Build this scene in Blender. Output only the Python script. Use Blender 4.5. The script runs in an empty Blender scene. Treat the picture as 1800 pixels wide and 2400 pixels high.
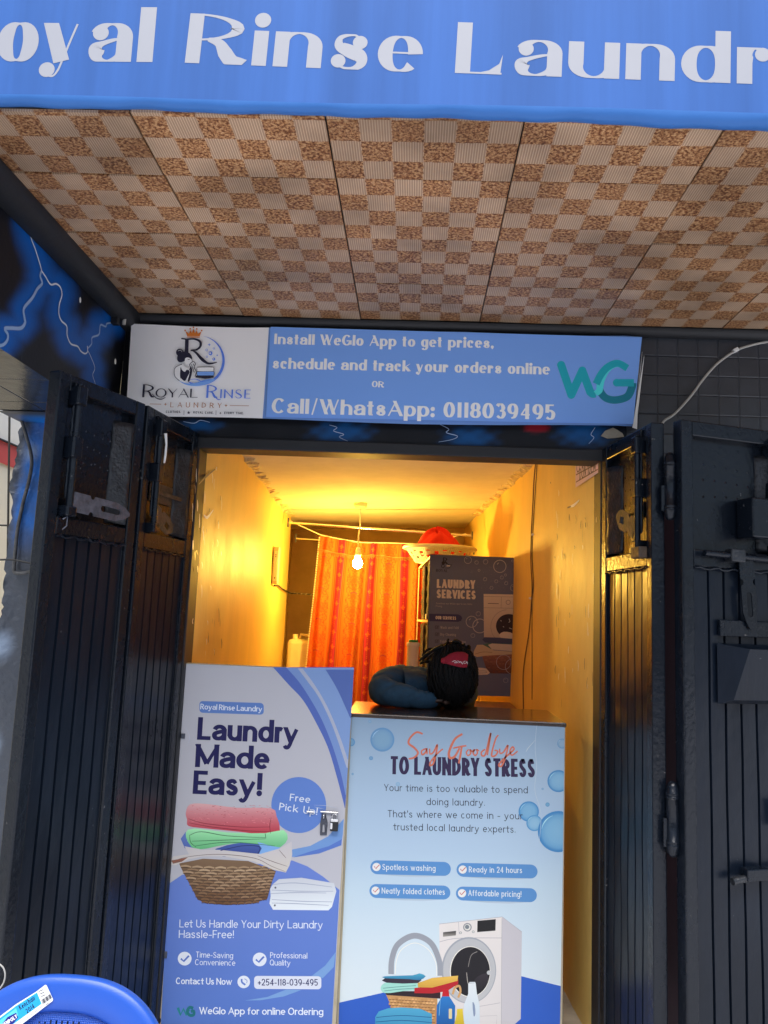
import bpy, bmesh, math, random
import numpy as np
from mathutils import Vector, Matrix
from mathutils.geometry import tessellate_polygon
random.seed(7); rng = np.random.default_rng(7)
sc = bpy.context.scene
COL = sc.collection

# ------------------------------------------------------------ camera
F_PX, YAW, PITCH, ROLL = 1819.0, 0.04356, 0.13477, 0.04214
CAM = np.array([0.0, -3.2, 1.6])
_cy, _sy, _cp, _sp, _cr, _sr = math.cos(YAW), math.sin(YAW), math.cos(PITCH), math.sin(PITCH), math.cos(ROLL), math.sin(ROLL)
_f = np.array([-_sy*_cp, _cy*_cp, _sp]); _r0 = np.array([_cy, _sy, 0.0]); _u0 = np.cross(_r0, _f)
RIGHT = _r0*_cr + _u0*_sr; UP = -_r0*_sr + _u0*_cr; FWD = _f
cam_d = bpy.data.cameras.new('camera'); cam = bpy.data.objects.new('camera', cam_d); COL.objects.link(cam)
cam_d.sensor_fit = 'VERTICAL'; cam_d.sensor_height = 24.0; cam_d.lens = 24.0*F_PX/2400.0
cam_d.clip_start = 0.02; cam_d.clip_end = 2000
cam.matrix_world = Matrix(((RIGHT[0], UP[0], -FWD[0], CAM[0]), (RIGHT[1], UP[1], -FWD[1], CAM[1]), (RIGHT[2], UP[2], -FWD[2], CAM[2]), (0, 0, 0, 1)))
sc.camera = cam

# ------------------------------------------------------------ light
SUN_EL, SUN_AZ = math.radians(66), math.radians(176)      # azimuth clockwise from +Y: high behind the camera, veiled by thin cloud
w = bpy.data.worlds.new('World'); sc.world = w; w.use_nodes = True
nt = w.node_tree; bg = nt.nodes['Background']
sky = nt.nodes.new('ShaderNodeTexSky'); sky.sky_type = 'NISHITA'; sky.sun_disc = False
sky.sun_elevation = SUN_EL; sky.sun_rotation = SUN_AZ; sky.air_density = 1.0; sky.dust_density = 2.5
nt.links.new(sky.outputs[0], bg.inputs[0]); bg.inputs[1].default_value = 0.075
sun_d = bpy.data.lights.new('sun', 'SUN'); sun = bpy.data.objects.new('sun', sun_d); COL.objects.link(sun)
sun_d.energy = 2.8; sun_d.angle = math.radians(55); sun_d.color = (1.0, 0.975, 0.95)
_d = Vector((math.sin(SUN_AZ)*math.cos(SUN_EL), math.cos(SUN_AZ)*math.cos(SUN_EL), math.sin(SUN_EL)))
sun.rotation_euler = _d.to_track_quat('Z', 'Y').to_euler(); sun.location = (0, -8, 12)
sc.view_settings.view_transform = 'Standard'; sc.view_settings.look = 'None'
sc.view_settings.exposure = 1.14; sc.view_settings.gamma = 1.0
sc.render.engine = 'CYCLES'
sc.cycles.max_bounces = 10; sc.cycles.diffuse_bounces = 6

# ------------------------------------------------------------ helpers
def ray(x, y):
    return (x-900)/F_PX*RIGHT - (y-1200)/F_PX*UP + FWD
def on(x, y, p, n):
    d = ray(x, y); p = np.array(p, float); n = np.array(n, float)
    return CAM + d*(((p-CAM) @ n)/(d @ n))
def onX(x, y, X): return on(x, y, (X, 0, 0), (1, 0, 0))
def onY(x, y, Y): return on(x, y, (0, Y, 0), (0, 1, 0))
def onZ(x, y, Z): return on(x, y, (0, 0, Z), (0, 0, 1))

def lin(c):
    out = []
    for v in c[:3]:
        v = v/255.0
        out.append(v/12.92 if v <= 0.04045 else ((v+0.055)/1.055)**2.4)
    return out
def pcol(c, white, ref=0.8):
    a, b = lin(c), lin(white)
    return tuple(min(0.9, a[i]/b[i]*ref*.955+.010) for i in range(3))

MATS = {}
def mat(name, col=(.5, .5, .5), rough=.5, metal=0.0, var=0.0, vscale=8.0, bump=0.0, bscale=60.0, stretch=(1, 1, 1), vcol=False, coat=0.0, spec=None, rvar=0.0, col2=None, emit=None, estr=0.0, alpha=None):
    m = bpy.data.materials.new(name); m.use_nodes = True; MATS[name] = m
    n = m.node_tree.nodes; L = m.node_tree.links; p = n['Principled BSDF']
    p.inputs['Base Color'].default_value = (*col, 1); p.inputs['Roughness'].default_value = rough; p.inputs['Metallic'].default_value = metal
    if coat: p.inputs['Coat Weight'].default_value = coat; p.inputs['Coat Roughness'].default_value = .15
    if spec is not None: p.inputs['Specular IOR Level'].default_value = spec
    if emit: p.inputs['Emission Color'].default_value = (*emit, 1); p.inputs['Emission Strength'].default_value = estr
    tc = n.new('ShaderNodeTexCoord'); mp = n.new('ShaderNodeMapping'); L.new(tc.outputs['Object'], mp.inputs[0]); mp.inputs['Scale'].default_value = stretch
    src = None
    if vcol:
        a = n.new('ShaderNodeAttribute'); a.attribute_name = 'Col'; src = a.outputs['Color']
    if var or col2:
        t = n.new('ShaderNodeTexNoise'); t.inputs['Scale'].default_value = vscale; t.inputs['Detail'].default_value = 6; t.inputs['Roughness'].default_value = .65
        L.new(mp.outputs[0], t.inputs['Vector'])
        mx = n.new('ShaderNodeMix'); mx.data_type = 'RGBA'; mx.blend_type = 'MIX'
        rp = n.new('ShaderNodeValToRGB'); rp.color_ramp.elements[0].position = .35; rp.color_ramp.elements[1].position = .68
        L.new(t.outputs['Fac'], rp.inputs[0])
        if col2:
            L.new(rp.outputs[0], mx.inputs[0]); mx.inputs[6].default_value = (*col, 1); mx.inputs[7].default_value = (*col2, 1)
        else:
            mx.blend_type = 'MULTIPLY'; mx.inputs[0].default_value = var
            if src is not None: L.new(src, mx.inputs[6])
            else: mx.inputs[6].default_value = (*col, 1)
            L.new(rp.outputs[0], mx.inputs[7])
        src = mx.outputs[2]
        if rvar:
            mr = n.new('ShaderNodeMapRange'); mr.inputs[3].default_value = max(.03, rough-rvar); mr.inputs[4].default_value = min(1, rough+rvar)
            L.new(t.outputs['Fac'], mr.inputs[0]); L.new(mr.outputs[0], p.inputs['Roughness'])
    if src is not None: L.new(src, p.inputs['Base Color'])
    if bump:
        t2 = n.new('ShaderNodeTexNoise'); t2.inputs['Scale'].default_value = bscale; t2.inputs['Detail'].default_value = 5
        L.new(mp.outputs[0], t2.inputs['Vector'])
        b = n.new('ShaderNodeBump'); b.inputs['Strength'].default_value = bump; b.inputs['Distance'].default_value = .01
        L.new(t2.outputs['Fac'], b.inputs['Height']); L.new(b.outputs[0], p.inputs['Normal'])
    return m

def tag(o, label=None, cat=None, group=None, kind=None):
    if label: o['label'] = label
    if cat: o['category'] = cat
    if group: o['group'] = group
    if kind: o['kind'] = kind
    return o
def thing(name, label, cat, loc=(0, 0, 0), group=None):
    o = bpy.data.objects.new(name, None); COL.objects.link(o); o.location = loc; o.empty_display_size = .1
    return tag(o, label, cat, group)

class MB:
    """collects shapes in world space, links them as one mesh object"""
    def __init__(s): s.v = []; s.f = []; s.sm = []; s.c = []
    def add(s, vs, fs, smooth=False, col=None):
        k = len(s.v); s.v += [tuple(map(float, p)) for p in vs]
        for f in fs: s.f.append([i+k for i in f]); s.sm.append(smooth); s.c.append(col)
        return s
    def box(s, x0, x1, y0, y1, z0, z1, M=None):
        vs = [(x, y, z) for z in (z0, z1) for y in (y0, y1) for x in (x0, x1)]
        if M is not None: vs = [M @ Vector(p) for p in vs]
        return s.add(vs, [(0, 2, 3, 1), (4, 5, 7, 6), (0, 1, 5, 4), (2, 6, 7, 3), (0, 4, 6, 2), (1, 3, 7, 5)])
    def tube(s, pts, r, n=10, caps=True, M=None):
        P = [Vector(p) for p in pts]; rs = r if isinstance(r, (list, tuple)) else [r]*len(P)
        rings = []; up = None
        for i, p in enumerate(P):
            t = ((P[min(i+1, len(P)-1)]-p).normalized() if i == 0 else (p-P[i-1]).normalized() if i == len(P)-1 else ((P[i+1]-p).normalized()+(p-P[i-1]).normalized()).normalized())
            if up is None: up = t.orthogonal().normalized()
            else:
                up = up-t*up.dot(t); up = up.normalized() if up.length > 1e-6 else t.orthogonal().normalized()
            b = t.cross(up)
            rings.append([p+(up*math.cos(a)+b*math.sin(a))*rs[i] for a in (2*math.pi*k/n for k in range(n))])
        vs = [q for R_ in rings for q in R_]
        if M is not None: vs = [M @ q for q in vs]
        fs = [(i*n+k, i*n+(k+1) % n, (i+1)*n+(k+1) % n, (i+1)*n+k) for i in range(len(P)-1) for k in range(n)]
        s.add(vs, fs, True)
        if caps: s.add(vs[:n], [tuple(range(n-1, -1, -1))]); s.add(vs[-n:], [tuple(range(n))])
        return s
    def lathe(s, prof, c=(0, 0, 0), n=24, M=None, ax=None):
        vs = []
        for r, z in prof:
            for k in range(n):
                a = 2*math.pi*k/n; vs.append(Vector((c[0]+r*math.cos(a), c[1]+r*math.sin(a), c[2]+z)))
        if M is not None: vs = [M @ q for q in vs]
        fs = [(i*n+k, i*n+(k+1) % n, (i+1)*n+(k+1) % n, (i+1)*n+k) for i in range(len(prof)-1) for k in range(n)]
        return s.add(vs, fs, True)
    def prism(s, outer, holes, d, M):
        """outline (2-d) with holes, thickness d along local z, placed by M"""
        loops = [outer]+holes
        tri = tessellate_polygon([[Vector((p[0], p[1], 0)) for p in l] for l in loops])
        flat = [p for l in loops for p in l]; n = len(flat)
        vs = [M @ Vector((p[0], p[1], 0)) for p in flat]+[M @ Vector((p[0], p[1], d)) for p in flat]
        fs = [t[::-1] for t in tri]+[tuple(i+n for i in t) for t in tri]
        k = 0
        for l in loops:
            m_ = len(l)
            fs += [(k+i, k+(i+1) % m_, n+k+(i+1) % m_, n+k+i) for i in range(m_)]; k += m_
        return s.add(vs, fs)
    def grid(s, fn, nu, nv, smooth=True, colfn=None):
        vs = [fn(i/nu, j/nv) for j in range(nv+1) for i in range(nu+1)]
        fs = [(j*(nu+1)+i, j*(nu+1)+i+1, (j+1)*(nu+1)+i+1, (j+1)*(nu+1)+i) for j in range(nv) for i in range(nu)]
        return s.add(vs, fs, smooth)
    def build(s, name, m, parent=None, bevel=0.0, solid=0.0, kind=None):
        me = bpy.data.meshes.new(name); me.from_pydata(s.v, [], s.f); me.update()
        bm = bmesh.new(); bm.from_mesh(me); bmesh.ops.recalc_face_normals(bm, faces=bm.faces); bm.to_mesh(me); bm.free()
        me.polygons.foreach_set('use_smooth', s.sm)
        me.materials.append(m)
        o = bpy.data.objects.new(name, me); COL.objects.link(o)
        if parent is not None: attach(o, parent)
        if solid:
            md = o.modifiers.new('solid', 'SOLIDIFY'); md.thickness = solid; md.offset = 0
        if bevel:
            md = o.modifiers.new('bevel', 'BEVEL'); md.width = bevel; md.segments = 2; md.limit_method = 'ANGLE'; md.angle_limit = math.radians(40)
        if kind: o['kind'] = kind
        return o
def attach(o, parent):
    """parent o, whose mesh was written in world space, keeping its place"""
    o.parent = parent
    if parent.type == 'EMPTY': o.matrix_parent_inverse = Matrix.Translation(parent.location).inverted()

# ------------------------------------------------------------ stroke lettering
def arc(cx, cy, rx, ry, a0, a1, n=None):
    n = n or max(6, int(abs(a1-a0)/9))
    return [(cx+rx*math.cos(math.radians(a0+(a1-a0)*i/n)), cy+ry*math.sin(math.radians(a0+(a1-a0)*i/n))) for i in range(n+1)]
def spline(P, k=8, closed=False):
    P = [np.array(p, float) for p in P]; out = []
    n = len(P); rg = n if closed else n-1
    for i in range(rg):
        if closed: p0, p1, p2, p3 = P[(i-1) % n], P[i], P[(i+1) % n], P[(i+2) % n]
        else: p0, p1, p2, p3 = P[max(i-1, 0)], P[i], P[i+1], P[min(i+2, n-1)]
        for j in range(k):
            t = j/k
            out.append(tuple(0.5*((2*p1)+(-p0+p2)*t+(2*p0-5*p1+4*p2-p3)*t*t+(-p0+3*p1-3*p2+p3)*t**3)))
    if not closed: out.append(tuple(P[-1]))
    return out
BOWL = 'A .5 .35 .5 .35 0 360'
GL = {
 'a': (.60, ['A .5 .45 .5 .25 165 0', 'L 1 .45 1 0', 'C 1 .42 .62 .4 .1 .3 0 .18 .12 .04 .45 0 .8 .07 1 .2', 'B .1 .53']),
 '@a': (.62, [BOWL, 'L 1 .7 1 0']),
 'b': (.62, ['L 0 1 0 0', BOWL]), 'c': (.55, ['A .5 .35 .5 .35 48 318', 'B .86 .56']), 'd': (.64, [BOWL, 'L 1 1 1 0']),
 'e': (.58, ['A .5 .35 .5 .35 0 318', 'tL 0 .37 1 .37']), 'f': (.42, ['C .98 .93 .85 1 .6 .99 .38 .88 .35 .7', 'L .35 .72 .35 0', 'tL 0 .69 .9 .69']),
 'g': (.6, [BOWL, 'L 1 .7 1 -.08', 'A .5 -.06 .5 .24 0 -150']), 'h': (.6, ['L 0 1 0 0', 'A .5 .42 .5 .28 180 0', 'L 1 .42 1 0']),
 'i': (.17, ['L .5 .7 .5 0', 'D .5 .93']), 'k': (.6, ['L 0 1 0 0', 'tL 0 .28 .92 .7', 'wC .3 .42 .5 .3 .75 .15 1 0']), 'l': (.17, ['L .5 1 .5 0']),
 'm': (.95, ['L 0 .7 0 0', 'A .25 .44 .25 .26 180 0', 'L .5 .44 .5 0', 'A .75 .44 .25 .26 180 0', 'L 1 .44 1 0']),
 'n': (.6, ['L 0 .7 0 0', 'A .5 .42 .5 .28 180 0', 'L 1 .42 1 0']), 'o': (.62, [BOWL]), 'p': (.62, ['L 0 .7 0 -.3', BOWL]),
 'q': (.62, [BOWL, 'L 1 .7 1 -.3']), 'r': (.42, ['L 0 .7 0 0', 'C 0 .4 .12 .6 .5 .7 .95 .64', 'B .88 .58']),
 's': (.5, ['mC .9 .56 .72 .68 .45 .7 .12 .63 .1 .47 .45 .37 .85 .27 .93 .12 .7 .01 .4 0 .12 .06 .03 .16', 'B .84 .55', 'B .1 .15']),
 't': (.4, ['L .4 .93 .4 .14', 'C .4 .16 .48 .02 .72 0 .98 .06', 'tL -.28 .68 1.08 .68']), 'u': (.6, ['L 0 .7 0 .28', 'A .5 .28 .5 .28 180 360', 'L 1 .7 1 0']),
 'v': (.6, ['kL 0 .7 .5 0', 'tL .5 0 1 .7']), 'w': (.9, ['kL 0 .7 .27 0', 'tL .27 0 .5 .7', 'kL .5 .7 .74 0', 'tL .74 0 1 .7']),
 'x': (.6, ['kL 0 .7 1 0', 'tL 0 0 1 .7']), 'y': (.62, ['kL 0 .7 .47 -.02', 'tC 1 .7 .76 .37 .52 .02 .36 -.18 .18 -.28 -.02 -.27 -.12 -.2', 'B -.1 -.17']), 'z': (.5, ['tL 0 .7 1 .7', 'kL 1 .7 0 0', 'tL 0 0 1 0']),
 'A': (.75, ['tL 0 0 .5 1', 'kL .5 1 1 0', 'tL .2 .33 .8 .33']), 'B': (.62, ['L 0 1 0 0', 'A 0 .75 .9 .25 90 -90', 'A 0 .26 1 .26 90 -90']), 'C': (.72, ['A .5 .5 .5 .5 42 318']),
 'D': (.7, ['L 0 1 0 0', 'A 0 .5 1 .5 90 -90']), 'E': (.55, ['L 0 1 0 0', 'tL 0 1 1 1', 'tL 0 .52 .85 .52', 'tL 0 0 1 0']), 'F': (.52, ['L 0 1 0 0', 'tL 0 1 1 1', 'tL 0 .52 .85 .52']),
 'G': (.76, ['A .5 .5 .5 .5 45 330', 'L 1 .45 1 .1', 'tL .55 .45 1 .45']), 'H': (.7, ['L 0 1 0 0', 'L 1 1 1 0', 'tL 0 .52 1 .52']), 'I': (.17, ['L .5 1 .5 0']),
 'K': (.66, ['L 0 1 0 0', 'tL 0 .4 .95 1', 'kL .3 .55 1 0']), 'L': (.58, ['L 0 1 0 0', 'tL 0 0 1 0']), 'M': (.88, ['L 0 1 0 0', 'kL 0 1 .5 .1', 'tL .5 .1 1 1', 'L 1 1 1 0']),
 'N': (.72, ['L 0 1 0 0', 'kL 0 1 1 0', 'L 1 1 1 0']), 'O': (.8, ['A .5 .5 .5 .5 0 360']), 'P': (.6, ['L 0 1 0 0', 'A 0 .73 1 .27 90 -90']), 'Q': (.8, ['A .5 .5 .5 .5 0 360', 'kL .6 .25 1 -.05']),
 'R': (.66, ['L 0 1 0 0', 'A 0 .74 .92 .26 90 -90', 'wC .30 .49 .55 .42 .72 .2 .86 .05 1 0']), 'S': (.6, ['mC .9 .82 .72 .97 .45 1 .12 .9 .08 .7 .45 .53 .88 .36 .95 .17 .72 .02 .4 0 .12 .08 .02 .22']),
 'T': (.62, ['L .5 1 .5 0', 'tL 0 1 1 1']), 'U': (.68, ['L 0 1 0 .34', 'A .5 .34 .5 .34 180 360', 'L 1 1 1 .34']), 'V': (.7, ['kL 0 1 .5 0', 'tL .5 0 1 1']),
 'W': (1.05, ['kL 0 1 .27 0', 'tL .27 0 .5 1', 'kL .5 1 .75 0', 'tL .75 0 1 1']), 'Y': (.66, ['kL 0 1 .5 .45', 'tL .5 .45 1 1', 'L .5 .46 .5 0']),
 '0': (.64, ['A .5 .5 .5 .5 0 360']), '1': (.3, ['L .75 1 .75 0', 'tL .75 1 0 .82']), '2': (.58, ['C 0 .78 .15 .96 .5 1 .88 .9 .92 .68 .6 .38 0 0', 'tL 0 0 1 0']),
 '3': (.58, ['C 0 .86 .25 1 .6 .99 .88 .8 .75 .6 .4 .53', 'C .4 .53 .85 .48 1 .27 .75 .03 .4 0 0 .14']), '4': (.62, ['L .75 1 .75 0', 'tL .75 1 0 .3', 'tL 0 .28 1 .28']),
 '5': (.58, ['tL .12 1 .95 1', 'L .12 1 .08 .52', 'C .08 .54 .5 .64 .92 .5 1 .3 .8 .06 .4 0 0 .12']), '8': (.6, ['A .5 .76 .42 .24 0 360', 'A .5 .27 .5 .27 0 360']),
 '9': (.6, ['A .5 .68 .5 .32 0 360', 'C 1 .68 .95 .35 .7 .08 .3 0']), '.': (.16, ['D .5 .07']), ',': (.16, ['D .5 .07', 'tL .6 .07 .2 -.14']), ':': (.16, ['D .5 .07', 'D .5 .55']),
 '!': (.16, ['L .5 1 .5 .38', 'D .5 .07']), '-': (.38, ['tL 0 .36 1 .36']), "'": (.12, ['L .5 1 .5 .78']), '/': (.45, ['tL 0 -.1 1 1.05']), '+': (.55, ['tL 0 .4 1 .4', 'L .5 .66 .5 .14']), '~': (.2, []),
}
FATW = dict(o=.75, y=.72, a=.78, l=.285, R=1.0, i=.31, n=.80, s=.70, e=.74, L=.88, u=.84, d=.80, r=.58, p=.8, t=.5, c=.7, h=.8, k=.8, g=.74, A=1.0, C=.95, W=1.3, I=.30, G=1.0, O=1.0)
YK = [-.3, 0, .35, .7, 1.0]

class Sheet:
    """flat printed artwork: coloured shapes laid on a plane, each layer a hair above the last"""
    def __init__(s, p, n, u=None):
        s.p = np.array(p, float); s.n = np.array(n, float)/np.linalg.norm(n)
        s.u = np.array(u, float) if u is not None else np.cross((0, 0, 1), s.n)
        s.u = s.u/np.linalg.norm(s.u); s.v = np.cross(s.n, s.u)
        s.V = []; s.F = []; s.C = []; s.white = (168, 166, 182); s.T = lambda x, y: (x, y); s.k = 0
    def uv(s, x, y):
        x, y = s.T(x, y); q = on(x, y, s.p, s.n)-s.p
        return np.array([q @ s.u, q @ s.v])
    def col(s, c): return pcol(c, s.white)
    def face(s, uvs, cols, z, tri=True):
        k = len(s.V)
        for a in uvs: s.V.append(tuple(s.p+s.u*a[0]+s.v*a[1]+s.n*z))
        s.F.append(list(range(k, k+len(uvs)))); s.C.append(cols)
    def uvpoly(s, uvs, c, z=1):
        s.q = getattr(s, 'q', 0)+1; z = z*1.6e-4+(s.q % 7)*.51e-5+.23e-5
        cs = [s.col(c)]*len(uvs) if not isinstance(c, list) else [s.col(q) for q in c]
        if len(uvs) <= 4: s.face(uvs, cs, z); return
        for t in tessellate_polygon([[Vector((a[0], a[1], 0)) for a in uvs]]):
            s.face([uvs[i] for i in t], [cs[i] for i in t], z)
    def poly(s, pts, c, z=1, smooth=0):
        if smooth: pts = spline(pts, smooth, True)
        s.uvpoly([s.uv(*p) for p in pts], c, z)
    def gpoly(s, pts, c0, c1, z=1, smooth=0, axis=1):
        """polygon with the printed colour running from c0 (top or left) to c1"""
        if smooth: pts = spline(pts, smooth, True)
        a = [p[axis] for p in pts]; lo, hi = min(a), max(a)
        s.uvpoly([s.uv(*p) for p in pts], [tuple(c0[i]+(c1[i]-c0[i])*(q-lo)/(hi-lo+1e-9) for i in range(3)) for q in a], z)
    def strip(s, P, W, c, z=1, closed=False, fn=None):
        P = [np.array(p, float) for p in P]; n = len(P)
        W = W if isinstance(W, (list, tuple, np.ndarray)) else [W]*n
        A, B = [], []
        for i in range(n):
            if closed: t = P[(i+1) % (n-1)]-P[(i-1) % (n-1)] if i not in (0, n-1) else P[1]-P[n-2]
            else: t = P[min(i+1, n-1)]-P[max(i-1, 0)]
            t = t/(np.linalg.norm(t)+1e-12); m = np.array([-t[1], t[0]])
            A.append(P[i]+m*W[i]/2); B.append(P[i]-m*W[i]/2)
        if fn: A, B = [fn(p) for p in A], [fn(p) for p in B]
        s.k += 1; zz = z*1.6e-4+(s.k % 6)*1.7e-5; cc = s.col(c)
        for i in range(n-1): s.face([A[i], B[i], B[i+1], A[i+1]], [cc]*4, zz)
    def line(s, pts, wpx, c, z=1, smooth=0, taper=0):
        if smooth: pts = spline(pts, smooth)
        P = [s.uv(*p) for p in pts]; sc_ = s.pxm(*pts[0]); n = len(P)
        W = [wpx*sc_*(1-taper*abs(2*i/max(1, n-1)-1)) for i in range(n)]
        s.strip(P, W, c, z)
    def pxm(s, x, y):
        return np.linalg.norm(s.uv(x+2, y)-s.uv(x, y))/2
    def disc(s, x, y, r, c, z=1, ry=None, n=32):
        s.poly([(x+r*math.cos(2*math.pi*i/n), y+(ry or r)*math.sin(2*math.pi*i/n)) for i in range(n)], c, z)
    def ring(s, x, y, r, wpx, c, z=1, a0=0, a1=360, ry=None):
        s.line(arc(x, y, r, ry or r, a0, a1, 32), wpx, c, z)
    def rrect(s, x0, y0, x1, y1, c, z=1, r=None, sl=0.0):
        r = r if r is not None else (y1-y0)/2; pts = []
        for cx, cy, a in ((x1-r, y0+r, -90), (x1-r, y1-r, 0), (x0+r, y1-r, 90), (x0+r, y0+r, 180)):
            pts += arc(cx, cy, r, r, a, a+90, 6)
        s.poly([(x, y+sl*(x-x0)) for x, y in pts], c, z)
    def text(s, t, a, b, h, c, z=2, thick=.2, thin=None, gap=.16, space=.36, alt=None, fat=False, tail=None, dot=1.0):
        """letters drawn as pen strokes from baseline point a to b, capital height h (picture px)"""
        thin = thick if thin is None else thin
        A, Bp = s.uv(*a), s.uv(*b); d = Bp-A; Ltot = np.linalg.norm(d); eu = d/Ltot; ev = np.array([-eu[1], eu[0]])
        H = h*s.pxm(*a)
        alt = alt or {}
        gs = [(ch, GL.get(alt.get(ch, ch))) for ch in t]
        if fat: gs = [(ch, g and (FATW.get(ch, g[0]*1.2), g[1])) for ch, g in gs]
        nat = sum((g[0] if g else space) for ch, g in gs)+gap*(len(t)-1)
        k = Ltot/(nat*H); Tk, Tn = thick*H, thin*H
        x = 0.0
        for ch, g in gs:
            if not g: x += (space+gap)*H*k; continue
            Wd = g[0]*H*k
            if ch in ".,:!'il|": Wd = max(Wd*.8, Tk)
            def mp(u, y):
                ins = [-.3*H+Tn/2, Tn/2, .35*H, .7*H-Tn/2, H-Tn/2]
                if y > 1: yy = y*H
                else: yy = float(np.interp(y, YK, ins))
                return np.array([x+Tk/2+u*(Wd-Tk), yy])
            for st in g[1]:
                mode = ''
                if st[0] in 'tkmw': mode, st = st[0], st[1:]
                q = st.split(); cmd = q[0]; nums = [float(v) for v in q[1:]]
                if cmd in 'DB':
                    if cmd == 'B' and not fat: continue
                    ctr = mp(*nums[:2]); r = (Tk*.56 if cmd == 'D' else Tk*.5)*dot
                    pts = [A+eu*(ctr[0]+r*math.cos(i*math.pi/10))+ev*(ctr[1]+r*math.sin(i*math.pi/10)) for i in range(20)]
                    s.k += 1; s.uvpoly(pts, c, z+(s.k % 6)*.1); continue
                if cmd == 'A': P = arc(*nums)
                else:
                    P = list(zip(nums[::2], nums[1::2]))
                    if cmd == 'C': P = spline(P, 7)
                P = [mp(*p) for p in P]; n = len(P)
                closed = n > 8 and np.linalg.norm(P[0]-P[-1]) < 1e-6*H+1e-9
                ys_ = [nums[1], nums[-1]] if cmd != 'A' else [0, 0]
                lo_ = 0.0 if cmd != 'A' and min(nums[1::2]) >= 0 else -9.0; hi_ = 9.0
                if cmd != 'A': mxy = max(nums[1::2]); hi_ = .7*H if mxy == .7 else (H if mxy == 1 else 9.0)
                if not closed and n >= 2:
                    e0 = P[0]-P[1]; e1 = P[-1]-P[-2]; xe = Tk*.6 if (mode in 'ktw' and mode and abs(e0[1]) > 1e-6) else Tn/2
                    if cmd == 'L' and not (mode == 't' and abs(e0[1]) < 1e-6):
                        if ys_[0] in (0, .7, 1) or xe == Tn/2: P[0] = P[0]+e0/np.linalg.norm(e0)*xe
                        if ys_[1] in (0, .7, 1) or xe == Tn/2: P[-1] = P[-1]+e1/np.linalg.norm(e1)*xe
                    elif cmd == 'L': P[0] = P[0]+e0/np.linalg.norm(e0)*Tn/2; P[-1] = P[-1]+e1/np.linalg.norm(e1)*Tn/2
                    elif mode == 'w': P[-1] = P[-1]+e1/np.linalg.norm(e1)*Tk*.5
                W = []
                for i in range(n):
                    tt = P[min(i+1, n-1)]-P[max(i-1, 0)]
                    if closed and i in (0, n-1): tt = P[1]-P[-2]
                    tt = tt/(np.linalg.norm(tt)+1e-12)
                    if mode == 't': wd = Tn
                    elif mode == 'k': wd = Tk
                    elif mode == 'w': wd = Tn+(Tk-Tn)*min(1, (i/(n-1))/.55+.15)
                    elif mode == 'm': wd = Tn+(Tk-Tn)*math.exp(-((i/(n-1)-.5)/.2)**2)
                    else: wd = Tn+(Tk-Tn)*abs(tt[1])**1.6
                    W.append(wd)
                s.strip(P, W, c, z, closed, lambda p: A+eu*p[0]+ev*min(hi_, max(lo_, p[1])))
            x += Wd+gap*H*k-(.07*H*k if ch == 'r' and not fat else 0)
    def build(s, name, parent, m='print'):
        me = bpy.data.meshes.new(name); me.from_pydata(s.V, [], s.F); me.update()
        ca = me.color_attributes.new('Col', 'FLOAT_COLOR', 'CORNER')
        flat = [x for cs in s.C for c_ in cs for x in (*c_, 1.0)]
        ca.data.foreach_set('color', flat)
        nn = Vector(s.n)
        bm = bmesh.new(); bm.from_mesh(me)
        bm.faces.ensure_lookup_table(); bm.normal_update()
        bmesh.ops.reverse_faces(bm, faces=[f for f in bm.faces if f.normal.dot(nn) < 0]); bm.to_mesh(me); bm.free()
        me.materials.append(MATS[m])
        o = bpy.data.objects.new(name, me); COL.objects.link(o)
        if parent is not None: attach(o, parent)
        return o
# ------------------------------------------------------------ materials
mat('door_paint', (.0055, .0085, .0145), .26, spec=.36, var=.2, vscale=6, bump=.20, bscale=60, stretch=(1, 1, .8), rvar=.12)
mat('door_sheet', (.0060, .0105, .020), .30, spec=.30, var=.4, vscale=4, bump=.16, bscale=30, stretch=(1, 1, .3), rvar=.08)
mat('dark_plate', (.028, .031, .037), .30, var=.6, vscale=30, bump=.5, bscale=90)
mat('bare_steel', (.12, .13, .165), .34, metal=.2, var=.6, vscale=40, bump=.25, bscale=120)
mat('rust_steel', (.13, .085, .055), .6, metal=.2, var=.7, vscale=30, bump=.3, bscale=80)
mat('black_trim', (.010, .011, .014), .55, bump=.1, bscale=30)
mat('wall_paint', (.82, .57, .17), .50, var=.14, vscale=4.2, bump=.28, bscale=30, stretch=(1, 1, .4), rvar=.12, spec=.32)
mat('back_paint', (.72, .58, .32), .5, var=.2, vscale=4, bump=.2, bscale=20)
mat('ceiling_paint', (.72, .68, .56), .9, var=.12, vscale=5, bump=.18, bscale=14)
mat('crumbly_plaster', (.80, .66, .38), .7, var=.5, vscale=30, bump=.6, bscale=60)
mat('concrete', (.585, .60, .64), .8, var=.25, vscale=3, bump=.3, bscale=30)
mat('screed', (.55, .50, .40), .6, var=.4, vscale=6)
mat('maroon', (.030, .003, .010), .5, var=.3)
mat('slab', (.10, .10, .10), .8)
mat('rough_pier', (.075, .085, .105), .45, col2=(.16, .19, .24), vscale=9, bump=1.0, bscale=24)
mat('pier_paint', rough=.42, vcol=True, bump=1.0, bscale=32)
mat('white_building', (.88, .89, .87), .8, var=.05, vscale=2)
mat('cream_building', (.84, .83, .74), .8, var=.06, vscale=2)
mat('red_band', (.62, .09, .09), .6, var=.1)
mat('print', rough=.42, spec=.22, vcol=True, bump=.03, bscale=9)
mat('vinyl', rough=.38, spec=.22, vcol=True, bump=.05, bscale=7)
mat('gloss_print', rough=.22, spec=.22, vcol=True, bump=.06, bscale=6)
mat('mural', rough=.42, spec=.22, vcol=True, bump=.05, bscale=60)
mat('cloth', rough=.85, vcol=True, bump=.06, bscale=300)
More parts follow.
